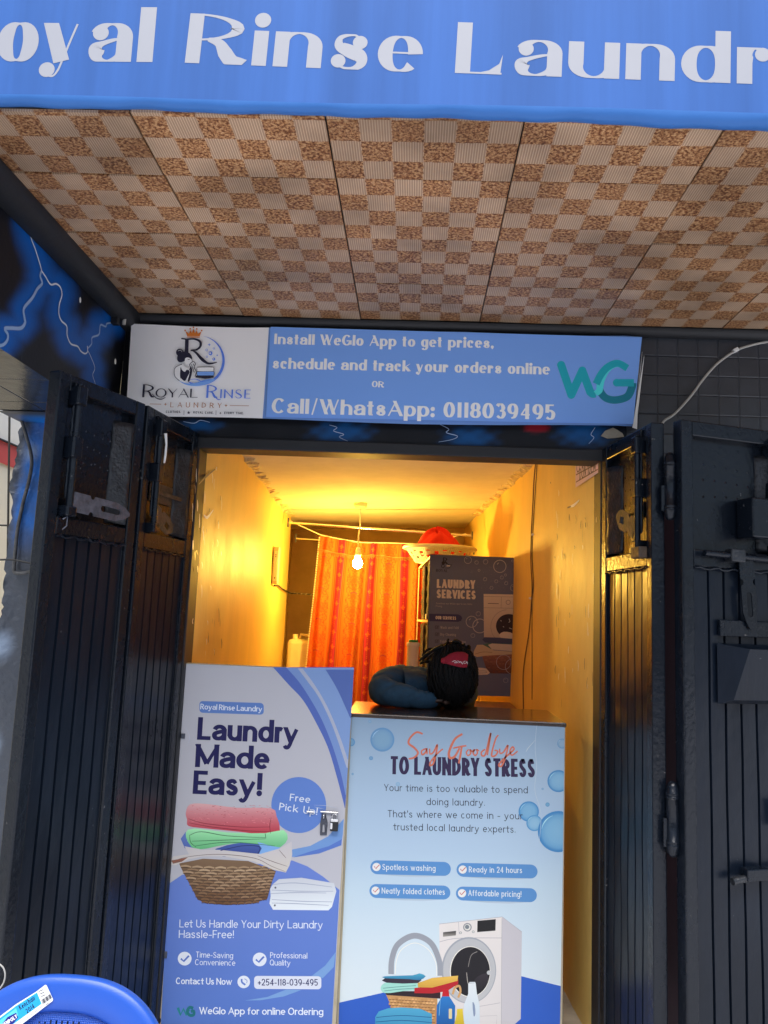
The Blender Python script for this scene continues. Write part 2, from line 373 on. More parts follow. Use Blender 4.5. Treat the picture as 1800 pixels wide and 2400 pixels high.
mat('fascia_vinyl', (.046, .142, .44), .55, spec=.12, var=.26, vscale=2.2, bump=.18, bscale=5, stretch=(3, 1, .12))
mat('fascia_hem', (.05, .17, .48), .45, spec=.2, bump=.25, bscale=9, stretch=(1.2, 1, 1))
mat('white_plastic', (.80, .80, .78), .4)
mat('cream_plastic', (.78, .66, .44), .45, var=.08, vscale=9)
mat('old_cable', (.13, .13, .13), .45, var=.6, vscale=30)
mat('grey_cable', (.42, .41, .38), .5)
mat('black_cable', (.02, .02, .02), .5)
mat('dark_wood', (.055, .030, .018), .16, var=.6, vscale=14, stretch=(1, 6, 1), coat=.5)
mat('beige_board', (.52, .45, .31), .6, var=.2, vscale=14)
mat('chrome', (.75, .74, .72), .22, metal=1.0)
mat('brass_lock', (.55, .52, .46), .3, metal=.9)
mat('chair_plastic', (.020, .088, .44), .33, bump=.05, bscale=300)
mat('basin_plastic', (.70, .75, .80), .4)
mat('red_cloth', (.62, .015, .012), .9, bump=.5, bscale=40)
mat('sweatshirt', (.024, .080, .14), .85, var=.3, vscale=20, bump=.3, bscale=200)
mat('skin', (.07, .035, .022), .5)
mat('hair', (.004, .0035, .0035), .7, spec=.25, bump=.4, bscale=200)
mat('headband', (.30, .006, .022), .8, bump=.2, bscale=150)
mat('trousers', (.02, .02, .03), .9)
mat('rope', (.75, .70, .58), .8)
mat('wood', (.20, .11, .05), .6, var=.4, vscale=10, stretch=(1, 6, 1))
mat('table_top', (.42, .22, .07), .45, var=.3, vscale=8, stretch=(6, 1, 1))
mat('green_lid', (.02, .25, .06), .4)
mat('plaster_patch', (.34, .30, .24), .9, bump=.8, bscale=60)
mat('glow_glass', (1, .9, .7), .3, emit=(1.0, .60, .095), estr=585)

def chips(m, c, scale, lo, hi):
    """sparse knocks and paint chips"""
    n = m.node_tree.nodes; L = m.node_tree.links; p = n['Principled BSDF']; src = p.inputs['Base Color'].links[0].from_socket
    tc = n.new('ShaderNodeTexCoord'); t = n.new('ShaderNodeTexNoise'); t.inputs['Scale'].default_value = scale; t.inputs['Detail'].default_value = 4; L.new(tc.outputs['Object'], t.inputs['Vector'])
    t2 = n.new('ShaderNodeTexNoise'); t2.inputs['Scale'].default_value = 5; L.new(tc.outputs['Object'], t2.inputs['Vector'])
    ml = n.new('ShaderNodeMath'); ml.operation = 'MULTIPLY_ADD'; ml.inputs[1].default_value = .35; L.new(t2.outputs['Fac'], ml.inputs[0]); L.new(t.outputs['Fac'], ml.inputs[2])
    r = n.new('ShaderNodeMapRange'); r.inputs[1].default_value = lo; r.inputs[2].default_value = hi; L.new(ml.outputs[0], r.inputs[0])
    mx = n.new('ShaderNodeMix'); mx.data_type = 'RGBA'; L.new(r.outputs[0], mx.inputs[0]); L.new(src, mx.inputs[6]); mx.inputs[7].default_value = (*c, 1); L.new(mx.outputs[2], p.inputs['Base Color'])
chips(MATS['door_paint'], (.16, .15, .14), 70, .90, .97); chips(MATS['door_sheet'], (.10, .10, .11), 55, .93, 1.0)
def grid_bump(m, s, depth, offs=(0, 0), axes=('X', 'Z'), line=.05):
    """embossed square joints on a painted tile wall"""
    n = m.node_tree.nodes; L = m.node_tree.links; p = n['Principled BSDF']
    g = n.new('ShaderNodeNewGeometry'); sp = n.new('ShaderNodeSeparateXYZ'); L.new(g.outputs['Position'], sp.inputs[0])
    hs = []
    for a, o_ in zip(axes, offs):
        ad = n.new('ShaderNodeMath'); ad.operation = 'ADD'; ad.inputs[1].default_value = o_+100*s; L.new(sp.outputs[a], ad.inputs[0])
        pp = n.new('ShaderNodeMath'); pp.operation = 'PINGPONG'; pp.inputs[1].default_value = s/2; L.new(ad.outputs[0], pp.inputs[0])
        mr = n.new('ShaderNodeMapRange'); mr.inputs[1].default_value = 0; mr.inputs[2].default_value = s*line; L.new(pp.outputs[0], mr.inputs[0]); hs.append(mr)
    mn = n.new('ShaderNodeMath'); mn.operation = 'MINIMUM'; L.new(hs[0].outputs[0], mn.inputs[0]); L.new(hs[1].outputs[0], mn.inputs[1])
    nz = n.new('ShaderNodeTexNoise'); nz.inputs['Scale'].default_value = 18; L.new(g.outputs['Position'], nz.inputs['Vector'])
    ad2 = n.new('ShaderNodeMath'); ad2.operation = 'MULTIPLY_ADD'; ad2.inputs[1].default_value = .5; L.new(nz.outputs['Fac'], ad2.inputs[0]); L.new(mn.outputs[0], ad2.inputs[2])
    b = n.new('ShaderNodeBump'); b.inputs['Distance'].default_value = depth; b.inputs['Strength'].default_value = .8
    L.new(ad2.outputs[0], b.inputs['Height']); L.new(b.outputs[0], p.inputs['Normal'])
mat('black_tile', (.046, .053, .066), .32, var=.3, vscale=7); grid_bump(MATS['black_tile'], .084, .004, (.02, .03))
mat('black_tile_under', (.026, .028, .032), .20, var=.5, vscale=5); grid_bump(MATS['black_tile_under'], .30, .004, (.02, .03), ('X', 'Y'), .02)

def soffit_mat():
    m = bpy.data.materials.new('ceiling_tile_pattern'); m.use_nodes = True; MATS['soffit'] = m
    n = m.node_tree.nodes; L = m.node_tree.links; p = n['Principled BSDF']; p.inputs['Roughness'].default_value = .5
    g = n.new('ShaderNodeNewGeometry'); sp = n.new('ShaderNodeSeparateXYZ'); L.new(g.outputs['Position'], sp.inputs[0])
    def M_(op, a, b=None, c=None):
        q = n.new('ShaderNodeMath'); q.operation = op
        for i, v in enumerate((a, b, c)):
            if v is None: continue
            if isinstance(v, (int, float)): q.inputs[i].default_value = v
            else: L.new(v, q.inputs[i])
        return q.outputs[0]
    # wobble so that the printed squares are not ruler-straight
    wb = n.new('ShaderNodeTexNoise'); wb.inputs['Scale'].default_value = 90; wb.inputs['Detail'].default_value = 2; L.new(g.outputs['Position'], wb.inputs['Vector'])
    wv = M_('MULTIPLY_ADD', wb.outputs['Fac'], .008, -.004)
    x = M_('ADD', sp.outputs['X'], 10.0+.773-10.0+.0838*120); y = M_('ADD', sp.outputs['Y'], 1.117+.0888*120)
    fx = M_('FLOOR', M_('DIVIDE', M_('ADD', x, wv), .0838)); fy = M_('FLOOR', M_('DIVIDE', M_('ADD', y, wv), .0888))
    ck = M_('MODULO', M_('ADD', fx, fy), 2.0)
    # lined squares: fine ribs running with the depth of the canopy, crossed by faint ticks
    st = M_('PINGPONG', x, .0838/24); rib = n.new('ShaderNodeMapRange'); rib.inputs[1].default_value = .0004; rib.inputs[2].default_value = .0013; L.new(st, rib.inputs[0])
    ty = M_('PINGPONG', y, .0888/44); tick = n.new('ShaderNodeMapRange'); tick.inputs[1].default_value = .0; tick.inputs[2].default_value = .001; tick.inputs[3].default_value = .78; L.new(ty, tick.inputs[0])
    mixl = n.new('ShaderNodeMix'); mixl.data_type = 'RGBA'; L.new(rib.outputs[0], mixl.inputs[0])
    mixl.inputs[6].default_value = (.74, .54, .37, 1); mixl.inputs[7].default_value = (.45, .29, .18, 1)
    mulk = n.new('ShaderNodeMix'); mulk.data_type = 'RGBA'; mulk.blend_type = 'MULTIPLY'; mulk.inputs[0].default_value = 1; L.new(mixl.outputs[2], mulk.inputs[6])
    cmb = n.new('ShaderNodeCombineColor'); [L.new(tick.outputs[0], cmb.inputs[i]) for i in range(3)]; L.new(cmb.outputs[0], mulk.inputs[7])
    # pebbly brown squares
    nz = n.new('ShaderNodeTexNoise'); nz.inputs['Scale'].default_value = 120; nz.inputs['Detail'].default_value = 3; nz.inputs['Roughness'].default_value = .7; L.new(g.outputs['Position'], nz.inputs['Vector'])
    rp = n.new('ShaderNodeValToRGB'); L.new(nz.outputs['Fac'], rp.inputs[0]); e = rp.color_ramp.elements
    e[0].position = .40; e[0].color = (.15, .048, .017, 1); e[1].position = .62; e[1].color = (.62, .36, .17, 1)
    k = e.new(.5); k.color = (.37, .165, .065, 1)
    mx = n.new('ShaderNodeMix'); mx.data_type = 'RGBA'; L.new(ck, mx.inputs[0]); L.new(mulk.outputs[2], mx.inputs[6]); L.new(rp.outputs[0], mx.inputs[7])
    # grime, and each tile its own batch tint
    tx = M_('FLOOR', M_('DIVIDE', x, .5028)); tyy = M_('FLOOR', M_('DIVIDE', y, .3552))
    wn = n.new('ShaderNodeTexWhiteNoise'); wn.noise_dimensions = '2D'; cx = n.new('ShaderNodeCombineXYZ'); L.new(tx, cx.inputs[0]); L.new(tyy, cx.inputs[1]); L.new(cx.outputs[0], wn.inputs['Vector'])
    gr = n.new('ShaderNodeTexNoise'); gr.inputs['Scale'].default_value = 4; gr.inputs['Detail'].default_value = 6; L.new(g.outputs['Position'], gr.inputs['Vector'])
    a = n.new('ShaderNodeMapRange'); a.inputs[3].default_value = .84; a.inputs[4].default_value = 1.05; L.new(wn.outputs['Value'], a.inputs[0])
    b = n.new('ShaderNodeMapRange'); b.inputs[1].default_value = .35; b.inputs[2].default_value = .65; b.inputs[3].default_value = .62; L.new(gr.outputs['Fac'], b.inputs[0])
    ml = M_('MULTIPLY', a.outputs[0], b.outputs[0]); cc = n.new('ShaderNodeCombineColor'); [L.new(ml, cc.inputs[i]) for i in range(3)]
    fin = n.new('ShaderNodeMix'); fin.data_type = 'RGBA'; fin.blend_type = 'MULTIPLY'; fin.inputs[0].default_value = 1; L.new(mx.outputs[2], fin.inputs[6]); L.new(cc.outputs[0], fin.inputs[7])
    L.new(fin.outputs[2], p.inputs['Base Color'])
    bp = n.new('ShaderNodeBump'); bp.inputs['Strength'].default_value = .5; bp.inputs['Distance'].default_value = .002; L.new(st, bp.inputs['Height'])
soffit_mat()

# ------------------------------------------------------------ the place
TOP = 2.85                       # canopy ceiling
g = MB(); g.grid(lambda u, v: (-40+80*u, -40+80*v, -.12), 8, 8); g.build('ground', MATS['concrete'], kind='structure')
b = MB(); b.box(-1.72, 1.0, -.03, 5.0, -.118, 0); b.build('shop_floor', MATS['screed'], kind='structure')

shop = thing('shop_building', 'small dark laundry shop front with a checked canopy ceiling and a warm yellow room inside', 'building', (0, 0, 0))
JL, JR = -.928, .748
# facade: tiled wall over a dark maroon wall to the right, lintel, pier
b = MB(); b.box(.86, 4.0, .0, .2, 2.245, 2.90); b.build('tiled_wall', MATS['black_tile'], shop)
b = MB(); b.box(.86, 4.0, .004, .2, -.118, 2.245); b.build('maroon_wall', MATS['maroon'], shop)
b = MB(); b.box(JL-.05, JR+.05, -.02, .10, 2.277, 2.325); b.box(JL-.05, JL, -.02, .10, 0, 2.277); b.box(JR, JR+.05, -.02, .10, 0, 2.277)
b.build('door_frame', MATS['black_trim'], shop, bevel=.004)
b = MB(); b.box(JL-.05, .86, .012, .2, 2.325, 2.90); b.box(JL-.06, JL-.05, .012, .2, -.118, 2.325); b.box(JR+.05, .86, .012, .2, -.118, 2.325); b.build('lintel', MATS['black_trim'], shop)
b = MB()
def pier_f(u, v):
    x = -1.722+.734*u; z = -.118+2.488*v
    e = (1-min(1, u/.16))
    return (x+e*(.010*math.sin(z*23)*math.sin(z*7)+.004*math.sin(z*61+1)*math.sin(z*17)+.010*(rng.random()-.5)), .0-.012*math.sin(z*9+x*21)*e-.010*rng.random()*e, z)
b.box(-1.70, -.988, .02, .2, -.118, 2.37); b.build('pier_core', MATS['slab'], shop)
def painted(name, fn, nu, nv, colfn, parent, m='mural'):
    b = MB(); b.grid(fn, nu, nv, True); o = b.build(name, MATS[m], parent)
    me = o.data; cols = [colfn(Vector(v)) for v in b.v]; ca = me.color_attributes.new('Col', 'FLOAT_COLOR', 'POINT')
    ca.data.foreach_set('color', [x for c in cols for x in (*c, 1)])
    return o
def smooth(t): t = max(0, min(1, t)); return t*t*(3-2*t)
def pier_col(v):
    t = smooth((v.z-1.75)/.25)*smooth((v.x+1.70+.10*(2.37-v.z)*.6)/.05)*smooth((-1.50-v.x)/.06); n_ = .75+.25*math.sin(v.z*40+v.x*31)*math.sin(v.z*17)
    c = np.array((.062, .072, .092)); c = c+(np.array((.006, .16, .60))-c)*t*n_
    return c+(np.array((.34, .44, .60))-c)*.75*max(smooth(1-math.hypot((v.x+1.66)/.05, (v.z-2.24)/.06)), smooth(1-math.hypot((v.x+1.70)/.07, (v.z-1.42)/.09)), smooth(1-math.hypot((v.x+1.70)/.06, (v.z-1.02)/.08)))
painted('pier', pier_f, 60, 160, pier_col, shop, 'pier_paint')
# canopy
b = MB(); b.box(-1.74, 4.0, -1.36, .2, 2.90, 3.55); b.box(-1.74, 4.0, .2, 5.2, 2.72, 3.55); b.build('canopy_slab', MATS['slab'], shop)
b = MB()
for i in range(-1, 7):
    for j in range(4):
        x0, y0 = -.773+.503*(i-1), -1.117+.3555*(j-1); x1, y1 = x0+.503, y0+.3555
        x0, y0 = max(x0, -1.235), max(y0, -1.40); y1 = min(y1, -.035)
        if x1 <= x0: continue
        dz = [rng.uniform(-.0035, .0035) for _ in range(4)]; gx = .0022; gy = .0032
        q = [(x0+gx, y0+gy, TOP+dz[0]), (x1-gx, y0+gy, TOP+dz[1]), (x1-gx, y1-gy, TOP+dz[2]), (x0+gx, y1-gy, TOP+dz[3])]
        b.add(q+[(p[0], p[1], p[2]+.008) for p in q], [(0, 1, 2, 3), (7, 6, 5, 4), (0, 4, 5, 1), (1, 5, 6, 2), (2, 6, 7, 3), (3, 7, 4, 0)])
b.build('canopy_ceiling', MATS['soffit'], shop)
b = MB(); b.box(-1.30, 3.2, -1.36, .01, 2.866, 2.899); b.build('ceiling_backing', MATS['black_cable'], shop)
# bulkhead on the left: painted mural on its face, black tiles underneath
HALO = []
def m8(x, y): return (x/4.097, 420+y/4.097)
bolts = [([(270, 440), (300, 570), (345, 690), (390, 840), (400, 880)], 4.2), ([(400, 880), (385, 930), (405, 1000), (360, 1050), (310, 1140), (230, 1240), (235, 1330), (240, 1380), (200, 1430), (110, 1430), (45, 1435), (75, 1490), (70, 1545), (30, 1590), (-30, 1600)], 6.5),
 ([(400, 880), (440, 940), (485, 1010), (540, 1005), (580, 1040), (595, 1110), (570, 1200), (565, 1290), (590, 1360), (640, 1410), (645, 1500), (680, 1580), (745, 1605), (775, 1650), (815, 1675), (840, 1655), (838, 1600)], 4.6),
 ([(842, 1625), (880, 1580), (885, 1520), (950, 1490), (965, 1400), (1015, 1415), (1030, 1385), (1120, 1375)], 3.2), ([(840, 1640), (870, 1700), (910, 1810), (890, 1880), (915, 1970), (905, 2040)], 1.8)]
segs = []
for P, w_ in bolts:
    Q = [m8(*p) for p in P]
    for a_, b_ in zip(Q[:-1], Q[1:]): segs.append((np.array(a_), np.array(b_), 29 if w_ > 2 else 22))
def proj(P):
    v = np.array(P)-CAM; d = v @ FWD
    return np.array([900+F_PX*(v @ RIGHT)/d, 1200-F_PX*(v @ UP)/d])
def halo(p):
    best = 9.
    for a_, b_, r in segs:
        t = np.clip(((p-a_) @ (b_-a_))/((b_-a_) @ (b_-a_)+1e-9), 0, 1); best = min(best, np.linalg.norm(p-a_-(b_-a_)*t)/r)
    return best
def smooth(t): t = max(0, min(1, t)); return t*t*(3-2*t)
def painted(name, fn, nu, nv, colfn, parent, m='mural'):
    b = MB(); b.grid(fn, nu, nv, True); o = b.build(name, MATS[m], parent)
    me = o.data; cols = [colfn(Vector(v)) for v in b.v]; ca = me.color_attributes.new('Col', 'FLOAT_COLOR', 'POINT')
    ca.data.foreach_set('color', [x for c in cols for x in (*c, 1)])
    return o
BLK, BLU = np.array((.008, .009, .013)), np.array((.002, .10, .42))
def mural_col(v):
    d = halo(proj(v)); n_ = math.sin(v.y*41+v.z*17)*.05
    return BLK+(BLU-BLK)*smooth((1.75-d+n_)/1.4)
painted('bulkhead_mural', lambda u, v: (-1.30, -1.45+1.45*u, 2.37+.48*v), 120, 56, mural_col, shop)
b = MB(); b.box(-1.722, -1.304, -1.45, .0, 2.378, 2.90); b.build('bulkhead', MATS['black_trim'], shop)
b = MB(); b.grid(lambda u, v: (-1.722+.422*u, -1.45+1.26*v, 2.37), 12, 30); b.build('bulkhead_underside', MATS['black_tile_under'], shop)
painted('bulkhead_soffit_mural', lambda u, v: (-1.722+.422*u, -.19+.19*v, 2.367), 24, 14, lambda v: np.array((.05, .06, .08))+(np.array((.006, .17, .60))-.05)*smooth((v.x+1.74)/.14)*smooth((v.y+.17)/.12), shop, 'mural')
# coved trim between ceiling and bulkhead, and along the back
b = MB(); b.grid(lambda u, v: (-1.298+.075*math.sin(u*1.57), -1.42+1.43*v, 2.785+.063*(1-math.cos(u*1.57))), 8, 12)
b.grid(lambda u, v: (-1.24+4.4*v, -.012-.034*math.sin(u*1.57), 2.815+.034*(1-math.cos(u*1.57))), 6, 12); b.build('ceiling_trim', MATS['black_trim'], shop)
# lettering-free paint: bolts, panel joints, screw heads on the bulkhead
s = Sheet((-1.2985, 0, 2.4), (1, 0, 0)); s.white = (205, 208, 222); s.T = m8
for P, w_ in bolts:
    n_ = len(P); s.line(P, w_*3.2, (60, 100, 170), .2, 5, .2); s.line(P, w_*2.3, (130, 158, 206), .5, 5, .2); s.line(P, w_*1.5, (206, 212, 230), 1, 5, .25)
for P in ([(238, 1450), (205, 1740)], [(748, 900), (690, 1440)], [(1085, 1390), (1022, 2020)], [(300, 700), (285, 800)]): s.line(P, 1.1, (52, 60, 76), .8)
for x, y in ((770, 1160), (1107, 1750)): s.disc(x, y, 9, (225, 225, 230), 1.5, 28)
s.build('mural_lightning', shop, 'mural')
# lintel mural
def lint_col(v):
    p = proj(v); t = 0
    for cx, cy, rx, ry in ((470, 998, 60, 16), (800, 1015, 85, 34), (1100, 1030, 75, 36), (1370, 1015, 80, 40), (1500, 830, 28, 60)):
        d = math.hypot((p[0]-cx)/rx, (p[1]-cy)/ry)+.18*math.sin(p[0]*.13)*math.sin(p[1]*.21); t = max(t, smooth((1.15-d)/1.0))
    c = BLK+(np.array((.005, .075, .24))-BLK)*t
    d = math.hypot((p[0]-1258)/34, (p[1]-1003)/13)
    return c+(np.array((.25, .01, .02))-c)*smooth((1.1-d)/.5)
painted('lintel_mural', lambda u, v: (-1.30+2.16*u, .004+.002*math.sin(u*60), 2.326+.52*v), 160, 40, lint_col, shop)
for P in ([(430, 988), (455, 992), (470, 985), (492, 990)], [(772, 996), (790, 1002), (782, 1010), (806, 1018), (795, 1024), (815, 1034)], [(1032, 995), (1052, 1006), (1046, 1014), (1072, 1022), (1060, 1030), (1028, 1036)], [(1395, 1002), (1385, 1018), (1392, 1026), (1380, 1040)]):
    s = Sheet((0, .0005, 2.4), (0, -1, 0)); s.white = (205, 208, 222)
    s.line(P, 2.6, (70, 105, 165), .4, 4, .4); s.line(P, 1.2, (165, 180, 210), 1, 4, .5); s.build('lintel_lightning', shop, 'mural')
b = MB(); P = [onY(x, y, .001) for x, y in ((1408, 1022), (1418, 1010), (1436, 1003), (1446, 1008), (1458, 1016), (1462, 1024), (1440, 1027), (1424, 1028))]
b.prism([(p[0], p[2]) for p in P], [], .006, Matrix(((1, 0, 0, 0), (0, 0, -1, .002), (0, 1, 0, 0), (0, 0, 0, 1)))); b.build('plaster_patch', MATS['plaster_patch'], shop)

# ------------------------------------------------------------ the room
ZL, ZR = 2.47, 2.54
L0, L1 = onZ(570, 1069, ZL), onZ(694, 1226, ZL); R0, R1 = onZ(1248, 1085, ZR), onZ(1101, 1226, ZR)
def along(a, c, y): t = (y-a[1])/(c[1]-a[1]); return a[0]+(c[0]-a[0])*t
YL, YB = 3.75, 4.75
xl = lambda y: along(L0, L1, y); xr = lambda y: along(R0, R1, y)
def bent(x0, y0, y1, y2, f_, h, off):
    X = lambda u: (x0+(f_(y1)-x0)*u/.2) if u < .2 else f_(y1+(y2-y1)*(u-.2)/.8)
    Y = lambda u: (y0+(y1-y0)*u/.2) if u < .2 else y1+(y2-y1)*(u-.2)/.8
    b = MB(); b.grid(lambda u, v: (X(u)+(.004*math.sin(u*9+v*5)+.003*math.sin(v*13))*min(1, u*8), Y(u), -.01+h*v), 50, 30)
    b.add([(X(0)+off, y0, -.01), (X(1)+off, y2, -.01), (X(1)+off, y2, 2.75), (X(0)+off, y0, 2.75)], [(0, 1, 2, 3)])
    return b
bent(JL-.002, .10, 1.1, YL, xl, 2.56, -.25).build('room_wall', MATS['wall_paint'], shop)
bent(JR+.002, .10, 1.1, YB, xr, 2.62, .25).build('room_wall', MATS['wall_paint'], shop)
b = MB(); b.box(xl(YL)-.14, xl(YL), YL, YL+.015, 0, 2.6); b.box(xl(YL)-.16, xl(YL)-.14, YL, YB+.1, 0, 2.6); b.box(-1.6, .8, YB, YB+.1, 0, 2.7); b.build('rear_room_wall', MATS['back_paint'], shop)
b = MB(); b.grid(lambda u, v: ((xl(.02+4.8*v)-.16)*(1-u)+(xr(.02+4.8*v)+.05)*u, .02+4.8*v, (ZL-.012)*(1-u)+(ZR+.004)*u+.005*math.sin(u*7)*math.sin(v*9)), 30, 40)
b.box(-1.6, 1.0, .2, 5.0, 2.66, 2.72); b.build('room_ceiling', MATS['ceiling_paint'], shop)
# ragged plaster where the ceiling meets the walls
for side, f_, z_ in ((1, xl, ZL), (-1, xr, ZR)):
    y = 1.12; b = MB()
    while y < 3.7:
        x = f_(y); l = rng.uniform(.03, .12); w1, w2 = rng.uniform(.012, .06, 2); d = rng.uniform(.004, .012)
        pts = [(x-side*.004, y, z_-d*2.4), (x+side*w1, y+l*.2, z_-d), (x+side*w2, y+l*.8, z_-d*.7), (x-side*.004, y+l, z_-d*2.4), (x-side*.004, y+l*.5, z_-.03-d*2)]
        b.add(pts+[(x+side*.0, y, z_+.02), (x+side*w1*1.25, y+l*.2, z_+.01), (x+side*w2*1.25, y+l*.8, z_+.01), (x, y+l, z_+.02)], [(0, 1, 2, 3), (0, 3, 4), (0, 5, 6, 1), (1, 6, 7, 2), (2, 7, 8, 3)])
        y += l*rng.uniform(.5, 1.3)
    b.build('corner_plaster', MATS['crumbly_plaster'], shop)

# scuffs, nail holes and runs on the painted walls near the door
def marks(a, c, spots):
    a, c = np.array(a), np.array(c); n_ = np.array([c[1]-a[1], -(c[0]-a[0]), 0]); n_ /= np.linalg.norm(n_)
    if n_[0]*(-.1-a[0]) < 0: n_ = -n_
    s = Sheet(np.array((a[0], a[1], 2.0))+n_*.006, n_); s.white = (206, 150, 70)
    for P, w_, c_ in spots: s.line(P, w_, c_, 1, 3 if len(P) > 2 else 0, .6)
    s.build('wall_marks', shop, 'print')['kind'] = 'stuff'
DKM, LTM = (96, 60, 24), (236, 196, 120)
rm = np.random.default_rng(11)
def runs(x0, x1, y0, y1, n):
    out = []
    for _ in range(n):
        x, y, l = rm.uniform(x0, x1), rm.uniform(y0, y1), rm.uniform(6, 34); q = rm.uniform(-2, 2)
        out.append(([(x, y), (x+q, y+l*.5), (x+q*.4, y+l)], rm.uniform(.5, 1.6), DKM if rm.random() < .4 else LTM))
    return out
marks((JR+.002, .10), (xr(1.1), 1.1), [([(1372, 1225), (1373, 1236)], 3.5, (40, 28, 16)), ([(1371, 1212), (1372, 1217)], 1.8, (60, 40, 20)), ([(1334, 1188), (1345, 1184), (1358, 1172)], 2, LTM), ([(1338, 1187), (1330, 1190)], 2.5, DKM), ([(1300, 1304), (1301, 1308)], 2.5, DKM), ([(1290, 1130), (1291, 1133)], 2, DKM)]+runs(1300, 1398, 1140, 1640, 46))
marks((JL-.002, .10), (xl(1.1), 1.1), [([(478, 1207), (486, 1213), (500, 1195)], 1.6, (240, 205, 140)), ([(466, 1135), (482, 1118), (504, 1100)], 1.4, DKM), ([(490, 1102), (488, 1112)], 1.6, DKM), ([(460, 1290), (464, 1300)], 1.6, DKM)]+runs(450, 520, 1090, 1540, 46))

# ------------------------------------------------------------ neighbour across the side street
nb = thing('neighbour_building', 'white rendered building with a red band seen past the left edge of the shop', 'building', (-3.2, 4, -.12))
b = MB(); b.box(-7, -3.2, -2, 16, 2.735, 5.2); b.build('upper_wall', MATS['white_building'], nb)
b = MB(); b.box(-7, -3.2, -2, 16, -.118, 2.72); b.build('lower_wall', MATS['cream_building'], nb)
b = MB(); b.box(-3.22, -3.188, -2, 16, 2.648, 2.812); b.build('painted_band', MATS['red_band'], nb)
b = MB(); b.box(-3.22, -3.175, -2, 16, 2.812, 2.824); b.build('ledge', MATS['black_trim'], nb)
# ------------------------------------------------------------ steel security door leaves
def leaf(label, P0, P1, ztop, kind, zbot=.03):
    """P0, P1: left and right end (as seen from the street side) on the floor plan"""
    P0, P1 = Vector((*P0, 0)), Vector((*P1, 0)); U = (P1-P0); Lw = U.length; U.normalize()
    N = Vector((U.y, -U.x, 0))
    mid = (P0+P1)/2
    if N.dot(Vector((CAM[0], CAM[1], 0))-mid) < 0: N = -N
    M = Matrix(((U.x, N.x, 0, P0.x), (U.y, N.y, 0, P0.y), (0, 0, 1, 0), (0, 0, 0, 1)))
    hp = P0 if kind in 'CD' else P1
    root = thing('security_door', label, 'door', (hp.x, hp.y, zbot), 'folding steel door leaves')
    S, D, ST = ztop, .048, .046
    RB, RM = 1.875, 1.815               # bottom of the lock recess, bottom of the middle rail
    b = MB(); b.box(0, ST, -D, 0, zbot, S, M); b.box(Lw-ST, Lw, -D, 0, zbot, S, M)
    b.box(ST, Lw-ST, -D, -.001, S-.055, S, M); b.box(ST, Lw-ST, -D, -.002, RM, RB, M); b.box(ST, Lw-ST, -D, -.002, zbot, zbot+.05, M)
    b.build('frame', MATS['door_paint'], root, bevel=.005)
    # ribbed sheet with pressed grooves
    b = MB(); nr = 6; x0, x1 = ST+.001, Lw-ST-.001; prof = [(x0, -.012)]
    for i in range(1, nr):
        x = x0+(x1-x0)*i/nr; prof += [(x-.005, -.012), (x-.003, -.022), (x+.003, -.022), (x+.005, -.012)]
    prof.append((x1, -.012)); k = len(prof); zz = [zbot+.05+(RM-zbot-.05)*j/24 for j in range(25)]
    vs = [M @ Vector((x, n_+(.0012*math.sin(z*11+x*30) if n_ > -.02 else 0), z)) for z in zz for x, n_ in prof]
    fs = [(j*k+i, j*k+i+1, (j+1)*k+i+1, (j+1)*k+i) for j in range(24) for i in range(k-1)]
    b.add(vs, fs, False); b.build('ribbed_sheet', MATS['door_sheet'], root)
    # lock recess: perforated back plate and a slanted return plate
    Mz = M @ Matrix(((1, 0, 0, 0), (0, 0, -1, -.034), (0, 1, 0, 0), (0, 0, 0, 1)))
    out = [(ST, RB), (Lw-ST, RB), (Lw-ST, S-.055), (ST, S-.055)]
    hs = []
    for r, zz_ in enumerate((RB+.19, RB+.245, RB+.30)):
        for i in range(5):
            hx = Lw*(.34+.085*i)+.006*math.sin(i*5+r*3) if kind in 'AB' else Lw*(.24+.10*i); hz = zz_+.006*math.sin(i*7+r)
            if hx < Lw*.74: hs.append([(hx+.0042*math.cos(a), hz+.0042*math.sin(a)) for a in (i_*math.pi/4 for i_ in range(8))])
    b = MB(); b.prism(out, hs, .004, Mz); b.build('lock_plate', MATS['door_paint'], root)
    f = (lambda u: u) if kind in 'AB' else (lambda u: Lw-u)        # mirrored on the right-hand pair
    fp = f if kind != 'D' else (lambda u: u)
    b = MB(); u0, u1 = fp(Lw*.70), fp(Lw*.875)
    b.grid(lambda u, v: tuple(M @ Vector((u0+(u1-u0)*u, -.034+.034*u+.002*math.sin(v*17+u*5), RB+.01+(S-.10-RB)*v))), 6, 14, True); b.build('return_plate', MATS['dark_plate'], root, solid=.003)
    # upright bolt in its guides
    ub = f(Lw*.185); b = MB(); b.tube([M @ Vector((ub, .014, RB+.02)), M @ Vector((ub, .014, S-.03))], .0115, 14); b.build('bolt', MATS['door_paint'], root)
    b = MB()
    for z0, z1 in ((S-.10, S-.035), (RB+.19, RB+.26), (RB+.0, RB+.035)):
        b.box(ub-.021, ub+.021, -.034, .030, z0, z1, M)
    b.build('bolt_guide', MATS['door_paint'], root, bevel=.006)
    b = MB(); b.tube([M @ Vector((f(Lw*.16)+.004*math.sin(j*3.1), .004, RB+.06+j*.018)) for j in range(22)], [.0035+.0025*abs(math.sin(j*2.3)) for j in range(22)], 6)
    b.tube([M @ Vector((ST+(Lw-2*ST)*j/20, .002+.003*math.sin(j*2.9), RM-.004+.004*math.sin(j*1.7))) for j in range(21)], [.003+.002*abs(math.sin(j*1.9)) for j in range(21)], 6)
    b.build('weld_bead', MATS['door_paint'], root)
    return root, M, Lw, f
